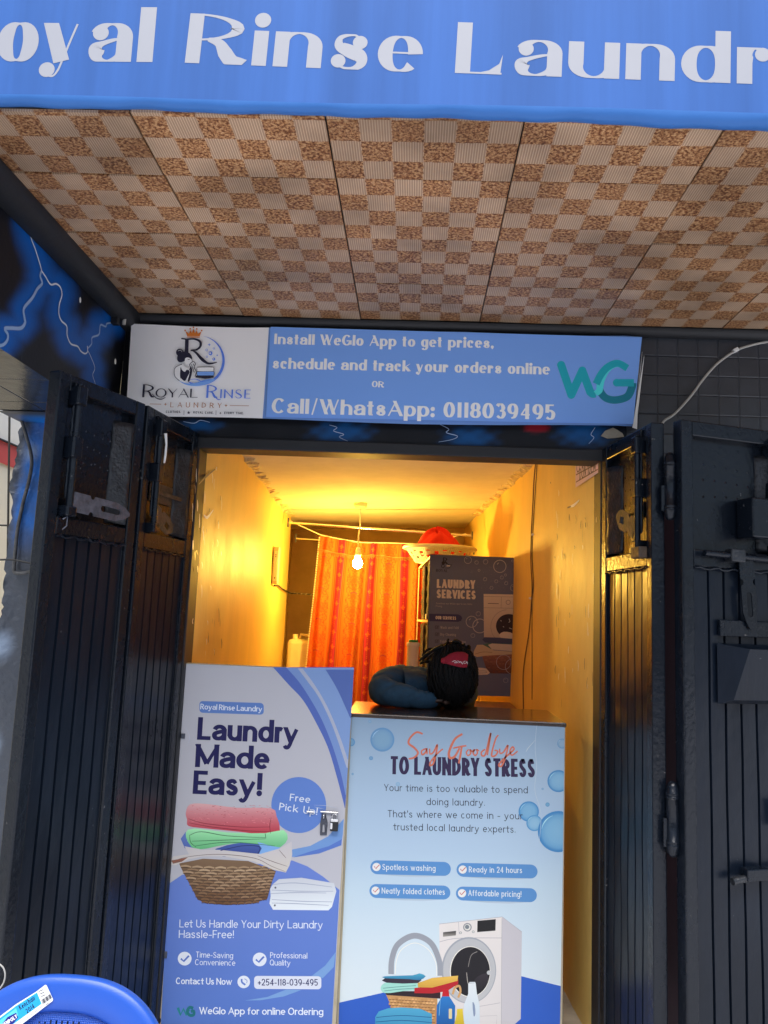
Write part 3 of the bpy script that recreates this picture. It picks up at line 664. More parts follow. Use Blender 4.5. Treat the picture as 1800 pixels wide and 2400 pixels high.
def hasp(root, M, u0, z0, ang, length, m, wd=.056, slot=True, lift=.022, flip=1):
    c, s_ = math.cos(ang), math.sin(ang)
    L = M @ Matrix(((c*flip, 0, -s_*flip, 0), (0, 1, 0, 0), (s_, 0, c, 0), (0, 0, 0, 1))).copy()
    T = M @ Matrix.Translation((u0, lift, z0)) @ Matrix(((c*flip, -s_*flip, 0, 0), (0, 0, 1, 0), (s_, c, 0, 0), (0, 0, 0, 1)))
    h = wd/2; l = length
    o = [(0, -h), (l*.26, -h)]+[(l*.31+.012*math.cos(a), -h+.012*math.sin(a)) for a in (math.pi, math.pi*.75, math.pi*.5, math.pi*.25, 0)]+[(l*.38, -h), (l*.75, -h), (l*.92, -h*.55), (l, -h*.15), (l, h*.2), (l*.9, h*.7), (l*.74, h), (l*.38, h)]
    o += [(l*.31+.012*math.cos(a), h+.012*math.sin(a)) for a in (0, -math.pi*.25, -math.pi*.5, -math.pi*.75, -math.pi)]+[(l*.26, h), (0, h)]
    ho = [[(l*.50+.01*math.cos(a), .010*math.sin(a)) for a in (math.pi*1.5, math.pi*1.25, math.pi, math.pi*.75, math.pi*.5)]+[(l*.78+.01*math.cos(a), .010*math.sin(a)) for a in (math.pi*.5, math.pi*.25, 0, -math.pi*.25, -math.pi*.5)]] if slot else [[(l*.55, -.013), (l*.78, -.017), (l*.80, .008), (l*.6, .013)]]
    b = MB(); b.prism(o, ho, .004, T); return b.build('hasp', MATS[m], root, bevel=.001)

PA, PAB, PB = (-1.150, -.856), (-1.008, -.470), (-.932, -.03)
TL_ = 2.338
A_, MA, LA, fA = leaf('dark steel door leaf at far left, swung out nearest the street, with a slotted grey hasp across its lock recess', PA, PAB, TL_, 'A')
hasp(A_, MA, LA*.20, 1.925, -.03, LA*.64, 'bare_steel', .064)
b = MB()
for q in ([(.14, .012, 1.865), (.165, .02, 1.875), (.165, .02, 1.845), (.14, .014, 1.832)],): b.tube([MA @ Vector((LA*p[0]*1.0, p[1], p[2])) for p in q], .0022, 6)
b.build('wire_loop', MATS['bare_steel'], A_)
B_, M_B, LB, fB = leaf('dark steel door leaf hinged on the left jamb, between the outer leaf and the yellow room', (PAB[0]+.006, PAB[1]+.014), PB, TL_, 'B')
hasp(B_, M_B, LB*.24, 1.955, -.35, .16, 'rust_steel', .07, False, .0)
b = MB(); b.box(LB*.24, LB*.66, -.030, -.024, 2.0, 2.075, M_B); b.box(LB*.26, LB*.76, -.012, -.004, 2.028, 2.043, M_B); b.build('latch_bar', MATS['rust_steel'], B_, bevel=.002)
b = MB(); b.tube([M_B @ Vector((LB*.18, .034, 2.25+.0)), M_B @ Vector((LB*.20, .036, 2.21)), M_B @ Vector((LB*.225, .03, 2.17)), M_B @ Vector((LB*.215, .03, 2.14))], [.006, .004, .005, .004], 7); b.build('torn_label', MATS['white_plastic'], B_)
PC0, PC1 = (.750, -.030), (.815, -.485)
C_, MC, LC, fC = leaf('dark steel door leaf hinged on the right jamb, its upper half lit orange by the room lamp', PC0, PC1, 2.325, 'C')
hasp(C_, MC, LC*.80, 1.955, .38, .17, 'rust_steel', .075, False, .02, -1)
b = MB(); b.box(LC*.40, LC*.74, -.03, -.024, 2.0, 2.06, MC); b.box(LC*.36, LC*.72, -.012, -.004, 2.02, 2.034, MC); b.build('latch_bar', MATS['door_paint'], C_, bevel=.002)
b = MB(); b.box(LC*.78, LC*.93, 0, .032, 1.845, 1.885, MC); b.build('bolt_stop', MATS['rust_steel'], C_, bevel=.004)
PD0, PD1 = (.902, -.540), (1.352, -.385)
D_, MD, LD, fD = leaf('dark steel door leaf at far right with hanging hasp, lock box and barrel hinges on its left edge', PD0, PD1, 2.325, 'D')
hasp(D_, MD, LD*.52, 1.845, -1.50, .235, 'door_paint', .062, True, .012)
b = MB(); b.tube([MD @ Vector((LD*.15, .020, 1.862)), MD @ Vector((LD*.95, .020, 1.852))], .011, 12); b.build('bolt', MATS['door_paint'], D_)
b = MB(); b.box(LD*.36, LD*.48, -.002, .036, 1.838, 1.882, MD); b.build('bolt_guide', MATS['dark_plate'], D_, bevel=.004)
b = MB(); b.box(LD*.52, LD*.68, -.03, .052, 1.925, 2.065, MD); b.box(LD*.68, LD*.84, -.02, .034, 1.94, 2.05, MD); b.build('lock_box', MATS['door_paint'], D_, bevel=.006)
b = MB(); b.tube([MD @ Vector((LD*.73, -.02, 2.00)), MD @ Vector((LD*.73, .055, 2.00))], .026, 16); b.build('lock_barrel', MATS['door_paint'], D_, bevel=.003)
# boxed-out letter plate lower on that leaf
b = MB(); T_ = [(LD*.28, .0, 1.56), (LD*.86, .0, 1.56), (LD*.86, .0, 1.36), (LD*.28, .0, 1.36), (LD*.47, .050, 1.545), (LD*.84, .06, 1.545), (LD*.84, .03, 1.375), (LD*.37, .025, 1.375)]
b.add([MD @ Vector(p) for p in T_], [(4, 5, 6, 7), (0, 1, 5, 4), (1, 2, 6, 5), (2, 3, 7, 6), (3, 0, 4, 7)]); b.build('shield_plate', MATS['door_sheet'], D_)
b = MB(); b.box(LD*.30, LD*.86, -.008, .006, 1.585, 1.64, MD); b.build('cross_strap', MATS['door_paint'], D_, bevel=.003)
b = MB(); b.tube([MD @ Vector((LD*.34, .02, .80)), MD @ Vector((LD*.95, .02, .835))], .012, 12); b.build('lower_bolt', MATS['dark_plate'], D_)
b = MB(); b.box(LD*.44, LD*.62, .0, .036, .80, .838, MD); b.build('bolt_guide', MATS['door_paint'], D_, bevel=.004)
b = MB(); b.box(LD*.74, LD*.90, -.01, .03, .955, 1.04, MD); b.build('lock_box', MATS['door_paint'], D_, bevel=.005)
b = MB(); b.tube([MD @ Vector(p) for p in ((LD*.70, .02, .985), (LD*.75, .045, .955), (LD*.82, .05, .955), (LD*.86, .04, .99), (LD*.84, .04, 1.02))], .0022, 6); b.build('loose_wire', MATS['red_band'], D_)
# barrel hinges between the two right-hand leaves
hx, hy = .874, -.500
for zt in (2.215, 1.105):
    pr_ = [(0, 0), (.012, .003), (.020, .012), (.024, .03), (.026, .036), (.026, .042), (.023, .044), (.026, .047), (.026, .052), (.023, .054), (.023, .185), (.026, .187), (.026, .193), (.023, .195), (.026, .198), (.026, .204), (.023, .207), (.021, .225), (.012, .238), (0, .242)]
    b = MB(); b.lathe([(r*.86, z) for r, z in pr_], (hx, hy, zt-.242), 20); b.box(hx, hx+.03, hy-.005, hy+.003, zt-.13, zt-.03); b.box(hx-.03, hx, hy-.003, hy+.005, zt-.21, zt-.12)
    b.build('barrel_hinge', MATS['door_paint'], D_)

# ------------------------------------------------------------ overhead name banner
YF = -1.43
fb = thing('name_banner', 'large blue vinyl fascia banner with pale serif lettering over the shop canopy', 'banner', (0, YF, 2.84))
def zf(x): return 2.862-.0105*(x+1.1)+.0025*math.sin(x*5.3)
b = MB(); b.grid(lambda u, v: (-1.75+3.9*u, YF-.0+.0, zf(-1.75+3.9*u)+.012+.62*v), 60, 6); b.build('banner_sheet', MATS['fascia_vinyl'], fb)
def hem(u, v):
    x = -1.75+3.9*u; a = v*math.pi*1.05; wv = .004*math.sin(x*17+v*2)+.003*math.sin(x*41)
    r = .013+.006*smooth((x+.3)/1.2)
    return (x, YF+r-r*math.cos(a)*1.0+.0*wv+max(0, v-.5)*.05, zf(x)+.012-r*1.5*math.sin(a)*1.0+wv*math.sin(a)*.6)
b = MB(); b.grid(hem, 160, 10); b.build('hem', MATS['fascia_hem'], fb)
b = MB(); b.box(-1.75, 2.15, YF+.02, YF+.07, 2.868, 3.48); b.build('backing_frame', MATS['slab'], fb)
W_ = (140, 144, 166); kw = dict(thick=.268, thin=.035, fat=True)
for tx, a, b_, h, gp in (('Royal', (-152, 141.5), (357, 145.5), 137, .10), ('Rinse', (433, 147), (997, 170), 127, .11), ('Laundry', (1066, 171), (1932, 203), 132, .10)):
    s = Sheet((0, YF-.0003, 2.9), (0, -1, 0)); s.white = (203, 206, 226)
    s.text(tx, a, b_, h, W_, 1, gap=gp, **kw)
    if tx == 'Laundry': s.poly([(1100, 172), (1172, 175), (1179, 128), (1170, 150), (1146, 165), (1120, 170.5)], W_, 1.4)      # wedge foot of the L
    s.build('lettering', fb, 'vinyl')

# ------------------------------------------------------------ banner over the door
YB2 = -.052
wb = thing('phone_banner', 'white and blue banner with crowned round emblem and phone number above the doorway', 'banner', (-.18, YB2, 2.61))
c4 = [onY(x, y, YB2) for x, y in ((307, 758), (1507, 787), (1484, 1001), (294, 976))]
def bpt(u, v):
    t = c4[0]*(1-u)+c4[1]*u; q = c4[3]*(1-u)+c4[2]*u; p = t*(1-v)+q*v
    sagt = -.006*abs(math.sin(u*9.5))*(1-v)+.006*math.sin(u*8)*v
    return (p[0], p[1]-.002, p[2]+sagt)
b = MB()
def bp(u, v):
    x, y, z = bpt(u, v); e = (1-v)**6*math.sin(u*28)*.006+v**7*math.sin(u*17)*.005*(1 if u > .5 else .2)
    ec = .02*max(0, u-.965)/.035 if u > .965 else 0
    return (x, y+.006-abs(e)*.4+ec*.5, z)
ND = 120
b.grid(bp, ND, 24); o = b.build('banner_sheet', MATS['vinyl'], wb)
ca = o.data.color_attributes.new('Col', 'FLOAT_COLOR', 'CORNER'); cw, cb = pcol((176, 177, 198), (158, 158, 168)), pcol((82, 116, 190), (172, 176, 200)); us = 327/1200
fl = []
for p in o.data.polygons:
    cx = sum(o.data.vertices[i].co.x for i in p.vertices)/4; u_ = (cx-c4[0][0])/(c4[1][0]-c4[0][0])
    fl += [*(cw if u_ < us*1.003 else cb), 1]*len(p.vertices)
ca.data.foreach_set('color', fl)
for kz in range(3):           # loose white hems at the right-hand end
    b = MB(); e0, e1 = onY(1511-kz*4, 832-kz*10, YB2), onY(1484+kz*4, 1002, YB2)
    b.add([(e0[0], YB2+.006+kz*.006, e0[2]), (e0[0]+.003, YB2+.018+kz*.006, e0[2]), (e1[0]+.016-kz*.003, YB2+.018+kz*.006, e1[2]+.001), (e1[0]-.002, YB2+.004+kz*.006, e1[2])], [(0, 1, 2, 3)]); b.build('loose_hem', MATS['white_plastic'], wb, solid=.001)
s = Sheet((0, YB2-.0045, 2.6), (0, -1, 0)); s.white = (158, 158, 168)
b1 = lambda x, y: (280+x/2.676, 740+y/2.676); b2 = lambda x, y: (880+x/2.44, 740+y/2.44)
LT = (196, 199, 220); kw = dict(thick=.25, thin=.10, fat=True, gap=.09, space=.4)
BLUE = (82, 116, 190)
s.poly([(634.2, 766), (1504, 791), (1484, 994), (623.5, 977.5)], BLUE, .2)
s.text('Install WeGlo App to get prices,', (642, 806.5), (1156, 816), 25.5, LT, 1, **kw)
s.text('schedule and track your orders online', (638, 863.5), (1290, 878), 26.5, LT, 1, **kw)
s.text('OR', (871, 907), (900, 908.5), 15, LT, 1, **kw)
s.text('Call/WhatsApp: 0118039495', (636, 968), (1301, 984), 36, LT, 1, **kw)
NAVY, BL2, BR = (22, 22, 40), (62, 92, 172), (120, 74, 40)
s.text('R', (333, 931), (361, 931.5), 31, NAVY, 1, thick=.16, thin=.05)
s.text('OYAL', (364, 931), (464, 932), 21, NAVY, 1, thick=.17, thin=.06, gap=.1)
s.line([b1(*p) for p in ((205, 490), (230, 515), (262, 524), (288, 512))], 2.6, NAVY, 1.2, 5, .6)
s.text('R', (483, 932.5), (509, 933), 31, BL2, 1, thick=.16, thin=.05)
s.text('INSE', (515, 933), (588, 934), 21, BL2, 1, thick=.17, thin=.06, gap=.16)
s.line([b1(*p) for p in ((590, 490), (605, 515), (622, 526), (636, 522))], 2.4, BL2, 1.2, 5, .6)
s.text('LAUNDRY', (399, 954.3), (519, 956), 12, BR, 1, thick=.13, thin=.09, gap=.62)
for a_, c_ in ((190, 262), (692, 812)): s.line([b1(a_, 553+.02*(a_-190)), b1(c_, 555+.02*(a_-190))], 1, BR, 1)
def star4(x, y, r, c, z=1):
    s.poly([b1(x+(r if i % 2 == 0 else r*.3)*math.cos(i*math.pi/4), y+(r if i % 2 == 0 else r*.3)*math.sin(i*math.pi/4)) for i in range(8)], c, z)
star4(288, 555, 11, BR); star4(668, 563, 11, BR)
s.text('CLOTHES.', (388.5, 967.5), (424, 968), 5.2, NAVY, 1, thick=.2, gap=.2)
s.text('ROYAL CARE.', (453, 969), (500, 970), 5.2, NAVY, 1, thick=.2, gap=.2)
s.text('EVERY TIME.', (525.5, 970.3), (571, 971), 5.2, NAVY, 1, thick=.2, gap=.2)
for x in (405, 606): s.line([b1(x, 594), b1(x-1, 622)], .9, NAVY, 1)
s.poly([b1(434+(11 if i % 2 == 0 else 5)*math.sin(i*math.pi/5), 608-(11 if i % 2 == 0 else 5)*math.cos(i*math.pi/5)) for i in range(10)], NAVY, 1); star4(633, 611, 9, NAVY)
# emblem: crescent, crowned letter, washerwoman, folded linen, bubbles
out = arc(505, 282, 155, 155, -82, 118, 40); inn = arc(497, 276, 148, 150, 112, -78, 40)
s.poly([b1(*p) for p in out+inn], BL2, 1)
s.poly([b1(*p) for p in spline([(352, 385), (385, 412), (430, 425), (480, 420), (540, 400), (600, 398), (560, 425), (500, 440), (440, 438), (390, 420)], 5, True)], (84, 118, 190), 1.4)
s.line([b1(*p) for p in ((432, 402), (480, 398), (520, 412), (575, 400))], 2.2, BL2, 1.6, 6, .7)
s.line([b1(423, 150), b1(421, 232)], 8.5, NAVY, 1.6)
s.line([b1(*p) for p in ((388, 143), (410, 146), (424, 150))], 3, NAVY, 1.6, 4)
s.line([b1(*p) for p in ((424, 148), (470, 146), (505, 162), (508, 190), (485, 212), (446, 218))], 5.5, NAVY, 1.7, 6, .35)
s.line([b1(*p) for p in ((452, 216), (480, 232), (520, 275), (560, 300), (612, 292))], 7.5, NAVY, 1.8, 6, .75)
GO = (150, 84, 34)
s.poly([b1(*p) for p in ((425, 128), (414, 96), (436, 112), (446, 88), (454, 110), (464, 80), (474, 110), (484, 90), (492, 113), (514, 98), (503, 130))], GO, 2)
s.poly([b1(*p) for p in ((424, 131), (505, 133), (504, 138), (425, 136))], GO, 2)
for x, y in ((412, 92), (444, 82), (464, 73), (485, 83), (516, 93)): s.disc(*b1(x, y), 1.9, GO, 2, n=12)
s.disc(*b1(378, 230), 8.6, NAVY, 2); s.poly([b1(*p) for p in ((362, 262), (372, 238), (400, 224), (436, 232), (455, 258), (452, 272), (428, 262), (412, 268), (408, 284), (384, 292), (366, 284))], NAVY, 2, 4)
s.line([b1(*p) for p in ((366, 222), (382, 216), (392, 226))], .8, (176, 177, 198), 2.4, 4)
SK = (170, 171, 192)
s.poly([b1(*p) for p in ((412, 268), (432, 262), (450, 272), (456, 286), (444, 300), (424, 308), (412, 300))], SK, 2.2, 4)
s.line([b1(*p) for p in ((428, 272), (436, 276), (442, 272))], .9, NAVY, 2.6, 4); s.line([b1(*p) for p in ((452, 270), (457, 286), (447, 296))], .9, NAVY, 2.6, 4)
s.poly([b1(*p) for p in ((344, 332), (368, 312), (400, 304), (412, 320), (436, 332), (440, 370), (410, 405), (372, 400), (346, 372))], SK, 2, 4)
s.line([b1(*p) for p in ((392, 304), (360, 318), (344, 340), (348, 380), (376, 408))], 1.3, NAVY, 2.5, 6)
s.poly([b1(*p) for p in ((384, 322), (392, 340), (410, 352), (424, 338), (440, 352), (428, 380), (412, 408), (396, 402), (380, 380))], NAVY, 2.3, 3)
s.poly([b1(*p) for p in ((448, 318), (456, 350), (440, 408), (428, 410), (440, 360))], NAVY, 2.3, 3)
s.line([b1(*p) for p in ((380, 392), (410, 372), (444, 330), (440, 306), (462, 288), (476, 300), (470, 326), (482, 352), (474, 382))], 1.5, NAVY, 2.6, 6)
s.line([b1(*p) for p in ((452, 306), (460, 330), (470, 356))], 1.2, NAVY, 2.6, 5); s.line([b1(*p) for p in ((462, 300), (470, 316))], 1.2, NAVY, 2.6, 5)
def rb(x0, y0, x1, y1, c, e=None, z=2):
    if e: s.poly([b1(*p) for p in spline([(x0-3, y0+4), (x0+8, y0-3), (x1-8, y0-3), (x1+3, y0+4), (x1+3, y1-4), (x1-8, y1+3), (x0+8, y1+3), (x0-3, y1-4)], 3, True)], e, z-.3)
    s.poly([b1(*p) for p in spline([(x0, y0+5), (x0+8, y0), (x1-8, y0), (x1, y0+5), (x1, y1-5), (x1-8, y1), (x0+8, y1), (x0, y1-5)], 3, True)], c, z)
rb(488, 324, 590, 348, (176, 177, 200), NAVY); rb(488, 351, 592, 374, (84, 118, 190), NAVY); s.poly([b1(*p) for p in ((480, 376), (592, 378), (590, 388), (540, 396), (476, 388))], NAVY, 2)
for x, y, r in ((571, 236, 12), (592, 272, 9)): s.disc(*b1(x, y), r/2.676, BL2, 2); s.disc(*b1(x-2, y-1), r*.42/2.676, SK, 2.4)
for x, y, r in ((547, 215, 6), (592, 206, 5), (549, 257, 5)): s.ring(*b1(x, y), r/2.676, .9, BL2, 2)
star4(563, 182, 11, BL2, 2); star4(613, 248, 8, BL2, 2)
# teal app mark
TE, TD, TL2 = (14, 118, 140), (8, 86, 110), (52, 156, 170)
W4 = [(1062, 282), (1120, 452), (1183, 314), (1228, 436)]
for a_, c_ in zip(W4[:-1], W4[1:]): s.line([b2(*a_), b2(*c_)], 19, TE, 1)
s.line([b2(*p) for p in spline([(1228, 436), (1240, 448), (1258, 446)], 6)], 18, TE, 1.1)
for p in W4: s.disc(*b2(*p), 9.5, TE, 1.3)
s.line([b2(*p) for p in ((1258, 446), (1280, 428), (1284, 400), (1292, 360), (1325, 305), (1380, 276), (1440, 300))], 18, TL2, 1.6, 7, .25)
s.line([b2(*p) for p in ((1262, 390), (1290, 335), (1330, 292), (1385, 272), (1440, 300))], 17, TE, 2, 7)
s.line([b2(*p) for p in ((1288, 440), (1320, 472), (1375, 482), (1440, 462), (1466, 410), (1470, 384))], 18, TD, 1.8, 7)
s.line([b2(*p) for p in ((1290, 372), (1286, 420), (1310, 462))], 14, TD, 1.7, 6)
s.line([b2(1380, 383), b2(1478, 384)], 18, TE, 2.2); s.disc(*b2(1380, 383), 9, TE, 2.3)
s.build('printed_artwork', wb, 'vinyl')
# ------------------------------------------------------------ half-height door with its poster
YH = .02
hd = thing('half_door', 'half height door panel with a white and blue poster of a wicker basket of towels', 'half door', (-.585, YH, .02))
b = MB(); b.box(-.931, -.242, YH, YH+.028, .02, 1.380); b.build('panel', MATS['beige_board'], hd, bevel=.002)
s = Sheet((0, YH-.002, .7), (0, -1, 0)); s.white = (198, 196, 210)
h1 = lambda x, y: (400+x/3.607, 1550+y/3.607); h2 = lambda x, y: (360+x/3.607, 1950+y/3.607)
H1 = lambda *P: [h1(*p) for p in P]; H2 = lambda *P: [h2(*p) for p in P]
G1 = 1/3.607
s.poly([(435, 1556), (828.5, 1572), (823, 1669), (803.5, 1985), (778.6, 2400), (760, 2700), (358, 2700), (376.6, 2400), (401.5, 1975)], (166, 164, 181), 0)
edge = [(1549, 76), (1528, 440), (1490, 1010), (1452, 1640)]
def ex(y): return float(np.interp(y, [p[1] for p in edge], [p[0] for p in edge]))
def swoosh(c, col, z):
    c = spline(c, 6); ys = np.linspace(c[-1][1], c[0][1], 10)
    s.poly(H1(*(c+[(ex(y), y) for y in ys])), col, z)
swoosh([(865, 50), (1000, 200), (1120, 330), (1230, 520), (1330, 730), (1400, 960), (1450, 1150), (1472, 1240)], (72, 92, 168), .5)
swoosh([(980, 55), (1090, 180), (1200, 350), (1290, 520), (1370, 720), (1440, 950), (1478, 1130)], (106, 130, 188), 1)
swoosh([(1075, 60), (1150, 160), (1250, 300), (1340, 480), (1410, 660), (1488, 900)], (154, 158, 186), 1.5)
swoosh([(1115, 62), (1190, 160), (1280, 300), (1360, 460), (1440, 660), (1496, 830)], (114, 138, 192), 2)
swoosh([(1310, 70), (1400, 220), (1470, 370), (1518, 480)], (74, 94, 162), 2.5)
# lower blue field
s.gpoly(H2((122, 442), (240, 362), (600, 300), (1172, 240), (1300, 290), (1430, 375), (1572, 490), (1508, 1623), (1490, 2700), (-20, 2700), (62, 1623)), (92, 114, 190), (52, 88, 166), .5)
s.poly(H1((1030, 1590), (1180, 1560), (1330, 1480), (1464, 1330))+H2((1600, 20), (1592, 70), (1400, 172), (1170, 212), (1170, 150)), (98, 132, 192), .6)
s.poly(H2((1592, 60), (1588, 112), (1400, 182), (1172, 216), (1300, 172), (1480, 120)), (76, 104, 182), 1)
s.poly(H2((1540, 1015), (1524, 1140), (1430, 1235), (1330, 1222), (1450, 1130)), (102, 136, 192), 1); s.poly(H2((1250, 1335), (1100, 1390), (900, 1422), (770, 1425), (960, 1395), (1120, 1332)), (102, 136, 192), 1)
x0, y0 = h1(243, 335); x1, y1 = h1(787, 434); s.rrect(x0, y0, x1, y1, (82, 112, 180), 1, 8, .032)
LTX = (196, 200, 222); NV = (20, 18, 74)
t3 = lambda fn, tx, a, b_, h, c, **k: s.text(tx, fn(*a), fn(*b_), h*G1, c, 2.4, **k)
t3(h1, 'Royal Rinse Laundry', (250, 405), (778, 426), 46, LTX, thick=.16, thin=.125, gap=.06, space=.2)
for tx, a, b_, h in (('Laundry', (222, 662), (1096, 695), 184), ('Made', (205, 893), (833, 914), 188), ('Easy!', (185, 1120), (762, 1144), 190)):
    t3(h1, tx, a, b_, h, NV, thick=.225, thin=.17, gap=.03, space=.2)
s.disc(*h1(1083, 1215), 232*G1, (84, 114, 188), 3, 237*G1, 48)
s.text('Free', h1(1005, 1178), h1(1183, 1198), 58*G1, LTX, 4, thick=.15, thin=.12, gap=.12); s.text('Pick Up!', h1(915, 1256), h1(1242, 1302), 60*G1, LTX, 4, thick=.15, thin=.12, gap=.12)
# towels and basket
s.gpoly(H1((128, 1280), (165, 1208), (300, 1205), (560, 1237), (850, 1242), (895, 1310), (922, 1400), (885, 1472), (600, 1442), (300, 1412), (152, 1392), (140, 1340)), (196, 152, 162), (160, 40, 58), 4, 3)
for P in ([(150, 1330), (300, 1372), (600, 1400), (840, 1400)], [(155, 1365), (350, 1400), (650, 1432), (860, 1440)], [(850, 1320), (838, 1390), (845, 1455)]): s.line(H1(*P), 1.5, (104, 26, 42), 4.6, 5, .5)
for i in range(150):
    a, c = rng.uniform(150, 870), rng.uniform(1215, 1380); s.line(H1((a, c), (a+rng.uniform(6, 22), c+rng.uniform(-6, 8))), .8, tuple(np.array((178, 96, 108))+rng.uniform(-26, 30)), 4.4)
s.gpoly(H1((85, 1500), (128, 1440), (140, 1520), (250, 1600), (120, 1580)), (92, 112, 180), (70, 90, 160), 3.4)
s.gpoly(H1((128, 1450), (200, 1412), (480, 1446), (800, 1452), (955, 1425), (990, 1500), (940, 1562), (885, 1568), (620, 1532), (400, 1562), (225, 1592), (150, 1532)), (150, 208, 168), (86, 158, 112), 4, 2)
for P in ([(160, 1470), (260, 1440), (480, 1475), (800, 1490)], [(180, 1520), (420, 1512), (800, 1500)], [(210, 1560), (500, 1528), (880, 1560)], [(160, 1470), (170, 1530), (215, 1570)], [(800, 1455), (805, 1498)]): s.line(H1(*P), 1.6, (46, 98, 66), 4.6, 5, .4)
s.gpoly(H1((380, 1585), (600, 1530), (740, 1526), (880, 1575), (985, 1590), (860, 1640), (440, 1650)), (66, 86, 158), (44, 60, 128), 3.8, 2)
s.poly(H1((735, 1528), (850, 1560), (985, 1592), (800, 1640), (745, 1630), (770, 1580)), (112, 152, 212), 4.2, 2); s.line(H1((420, 1600), (600, 1560), (735, 1562), (755, 1590), (735, 1625)), 1.5, (28, 36, 92), 4.7, 5)
s.gpoly(H2((215, 265), (420, 225), (800, 245), (1035, 330), (1000, 425), (962, 562), (850, 602), (620, 618), (450, 602), (372, 572), (310, 450), (250, 340)), (112, 88, 70), (70, 48, 36), 3)
for r in range(13):
    yy = 285+r*25; xl_, xr_ = np.interp(yy, [265, 340, 450, 572, 610], [222, 250, 310, 372, 470]), np.interp(yy, [265, 330, 425, 562, 602], [1000, 1035, 1000, 962, 850])
    n_ = 8
    for i in range(n_):
        a = xl_+(xr_-xl_)*(i+.5*(r % 2))/n_; c = min(xr_-4, a+(xr_-xl_)/n_*.92)
        if c-a < 12: continue
        bow = lambda x: 16*(1-((x-(xl_+xr_)/2)/((xr_-xl_)/2))**2)
        t_ = rng.uniform(-16, 22)
        s.line(H2((a, yy+bow(a)+5), ((a+c)/2, yy+bow((a+c)/2)-3), (c, yy+bow(c)+5)), 4.6, (150+t_-r*4, 124+t_-r*4.4, 102+t_-r*4.4), 3.5+.02*r, 4, .35)
        s.line(H2((a, yy+bow(a)+15), ((a+c)/2, yy+bow((a+c)/2)+10), (c, yy+bow(c)+15)), 1.5, (58, 40, 32), 4.2, 4, .3)
s.gpoly(H2((145, 245), (165, 205), (300, 188), (262, 120), (420, 150), (560, 150), (900, 186), (1060, 140), (1168, 80), (1172, 190), (1150, 280), (1118, 342), (1010, 318), (860, 250), (600, 205), (420, 205), (300, 228), (190, 280), (148, 276)), (176, 170, 184), (186, 178, 180), 4.9)
for P in ([(150, 250), (300, 208), (560, 188), (850, 220), (1000, 290), (1115, 335)], [(165, 262), (250, 238)], [(880, 200), (1010, 250), (1130, 290)], [(1060, 150), (1120, 220)]): s.line(H2(*P), 1.4, (104, 88, 88), 5.3, 5, .5)
s.poly(H2((150, 240), (290, 214), (240, 250), (165, 268)), (128, 78, 66), 5.2)
s.gpoly(H2((985, 480), (1010, 440), (1060, 398), (1250, 386), (1525, 432), (1545, 500), (1508, 632), (1478, 662), (1010, 657), (980, 605), (990, 540)), (176, 178, 196), (202, 206, 222), 4)
for P in ([(1000, 445), (1200, 430), (1510, 465)], [(1000, 490), (1250, 500), (1520, 500)], [(990, 520), (1200, 512), (1460, 515)], [(1000, 570), (1250, 585), (1510, 590)], [(1000, 600), (1200, 605), (1480, 620)]): s.line(H2(*P), 1.6, (136, 142, 172), 4.5, 5, .4)
for x, y in ((1030, 470), (1025, 620)): s.disc(*h2(x, y), 2.4, (84, 86, 104), 4.8)
K = dict(thick=.11, thin=.095, gap=.10, space=.26)
t3(h2, 'Let Us Handle Your Dirty Laundry', (218, 806), (1448, 816), 62, LTX, **K); t3(h2, 'Hassle-Free!', (213, 895), (688, 898), 62, LTX, **K)
t3(h2, 'Time-Saving', (357, 1060), (675, 1068), 46, LTX, **K); t3(h2, 'Convenience', (350, 1124), (692, 1130), 46, LTX, **K); t3(h2, 'Professional', (985, 1064), (1306, 1070), 46, LTX, **K); t3(h2, 'Quality', (982, 1127), (1160, 1130), 46, LTX, **K)
for x, y in ((263, 1070), (897, 1077)):
    s.disc(*h2(x, y), 58*G1, (194, 197, 218), 2); s.line(H2((x-32, y), (x-8, y+22), (x+36, y-24)), 4.2, (70, 98, 176), 2.6)
K = dict(thick=.16, thin=.13, gap=.06, space=.22)
t3(h2, 'Contact Us Now', (188, 1285), (662, 1292), 52, LTX, **K); s.disc(*h2(762, 1267), 53*G1, (194, 197, 218), 2)
s.line(H2((745, 1242), (748, 1270), (776, 1292)), 4, (76, 104, 180), 2.6, 5); s.line(H2((768, 1240), (790, 1256), (786, 1276)), 1.3, (76, 104, 180), 2.6, 4)
x0, y0 = h2(850, 1216); x1, y1 = h2(1418, 1326); s.rrect(x0, y0, x1, y1, (188, 190, 214), 2, 8, .006)
s.text('+254-118-039-495', h2(880, 1297), h2(1388, 1299), 52*G1, (22, 26, 84), 3, thick=.15, thin=.13, gap=.1)
t3(h2, 'WeGlo App for online Ordering', (385, 1540), (1458, 1548), 56, LTX, **K)
s.line(H2((205, 1485), (228, 1545), (252, 1495), (276, 1545), (300, 1500)), 6, (20, 110, 122), 2.4); s.line(H2((335, 1490), (305, 1482), (285, 1515), (305, 1548), (338, 1545), (340, 1515), (315, 1515)), 6.5, (12, 92, 108), 2.7, 4)
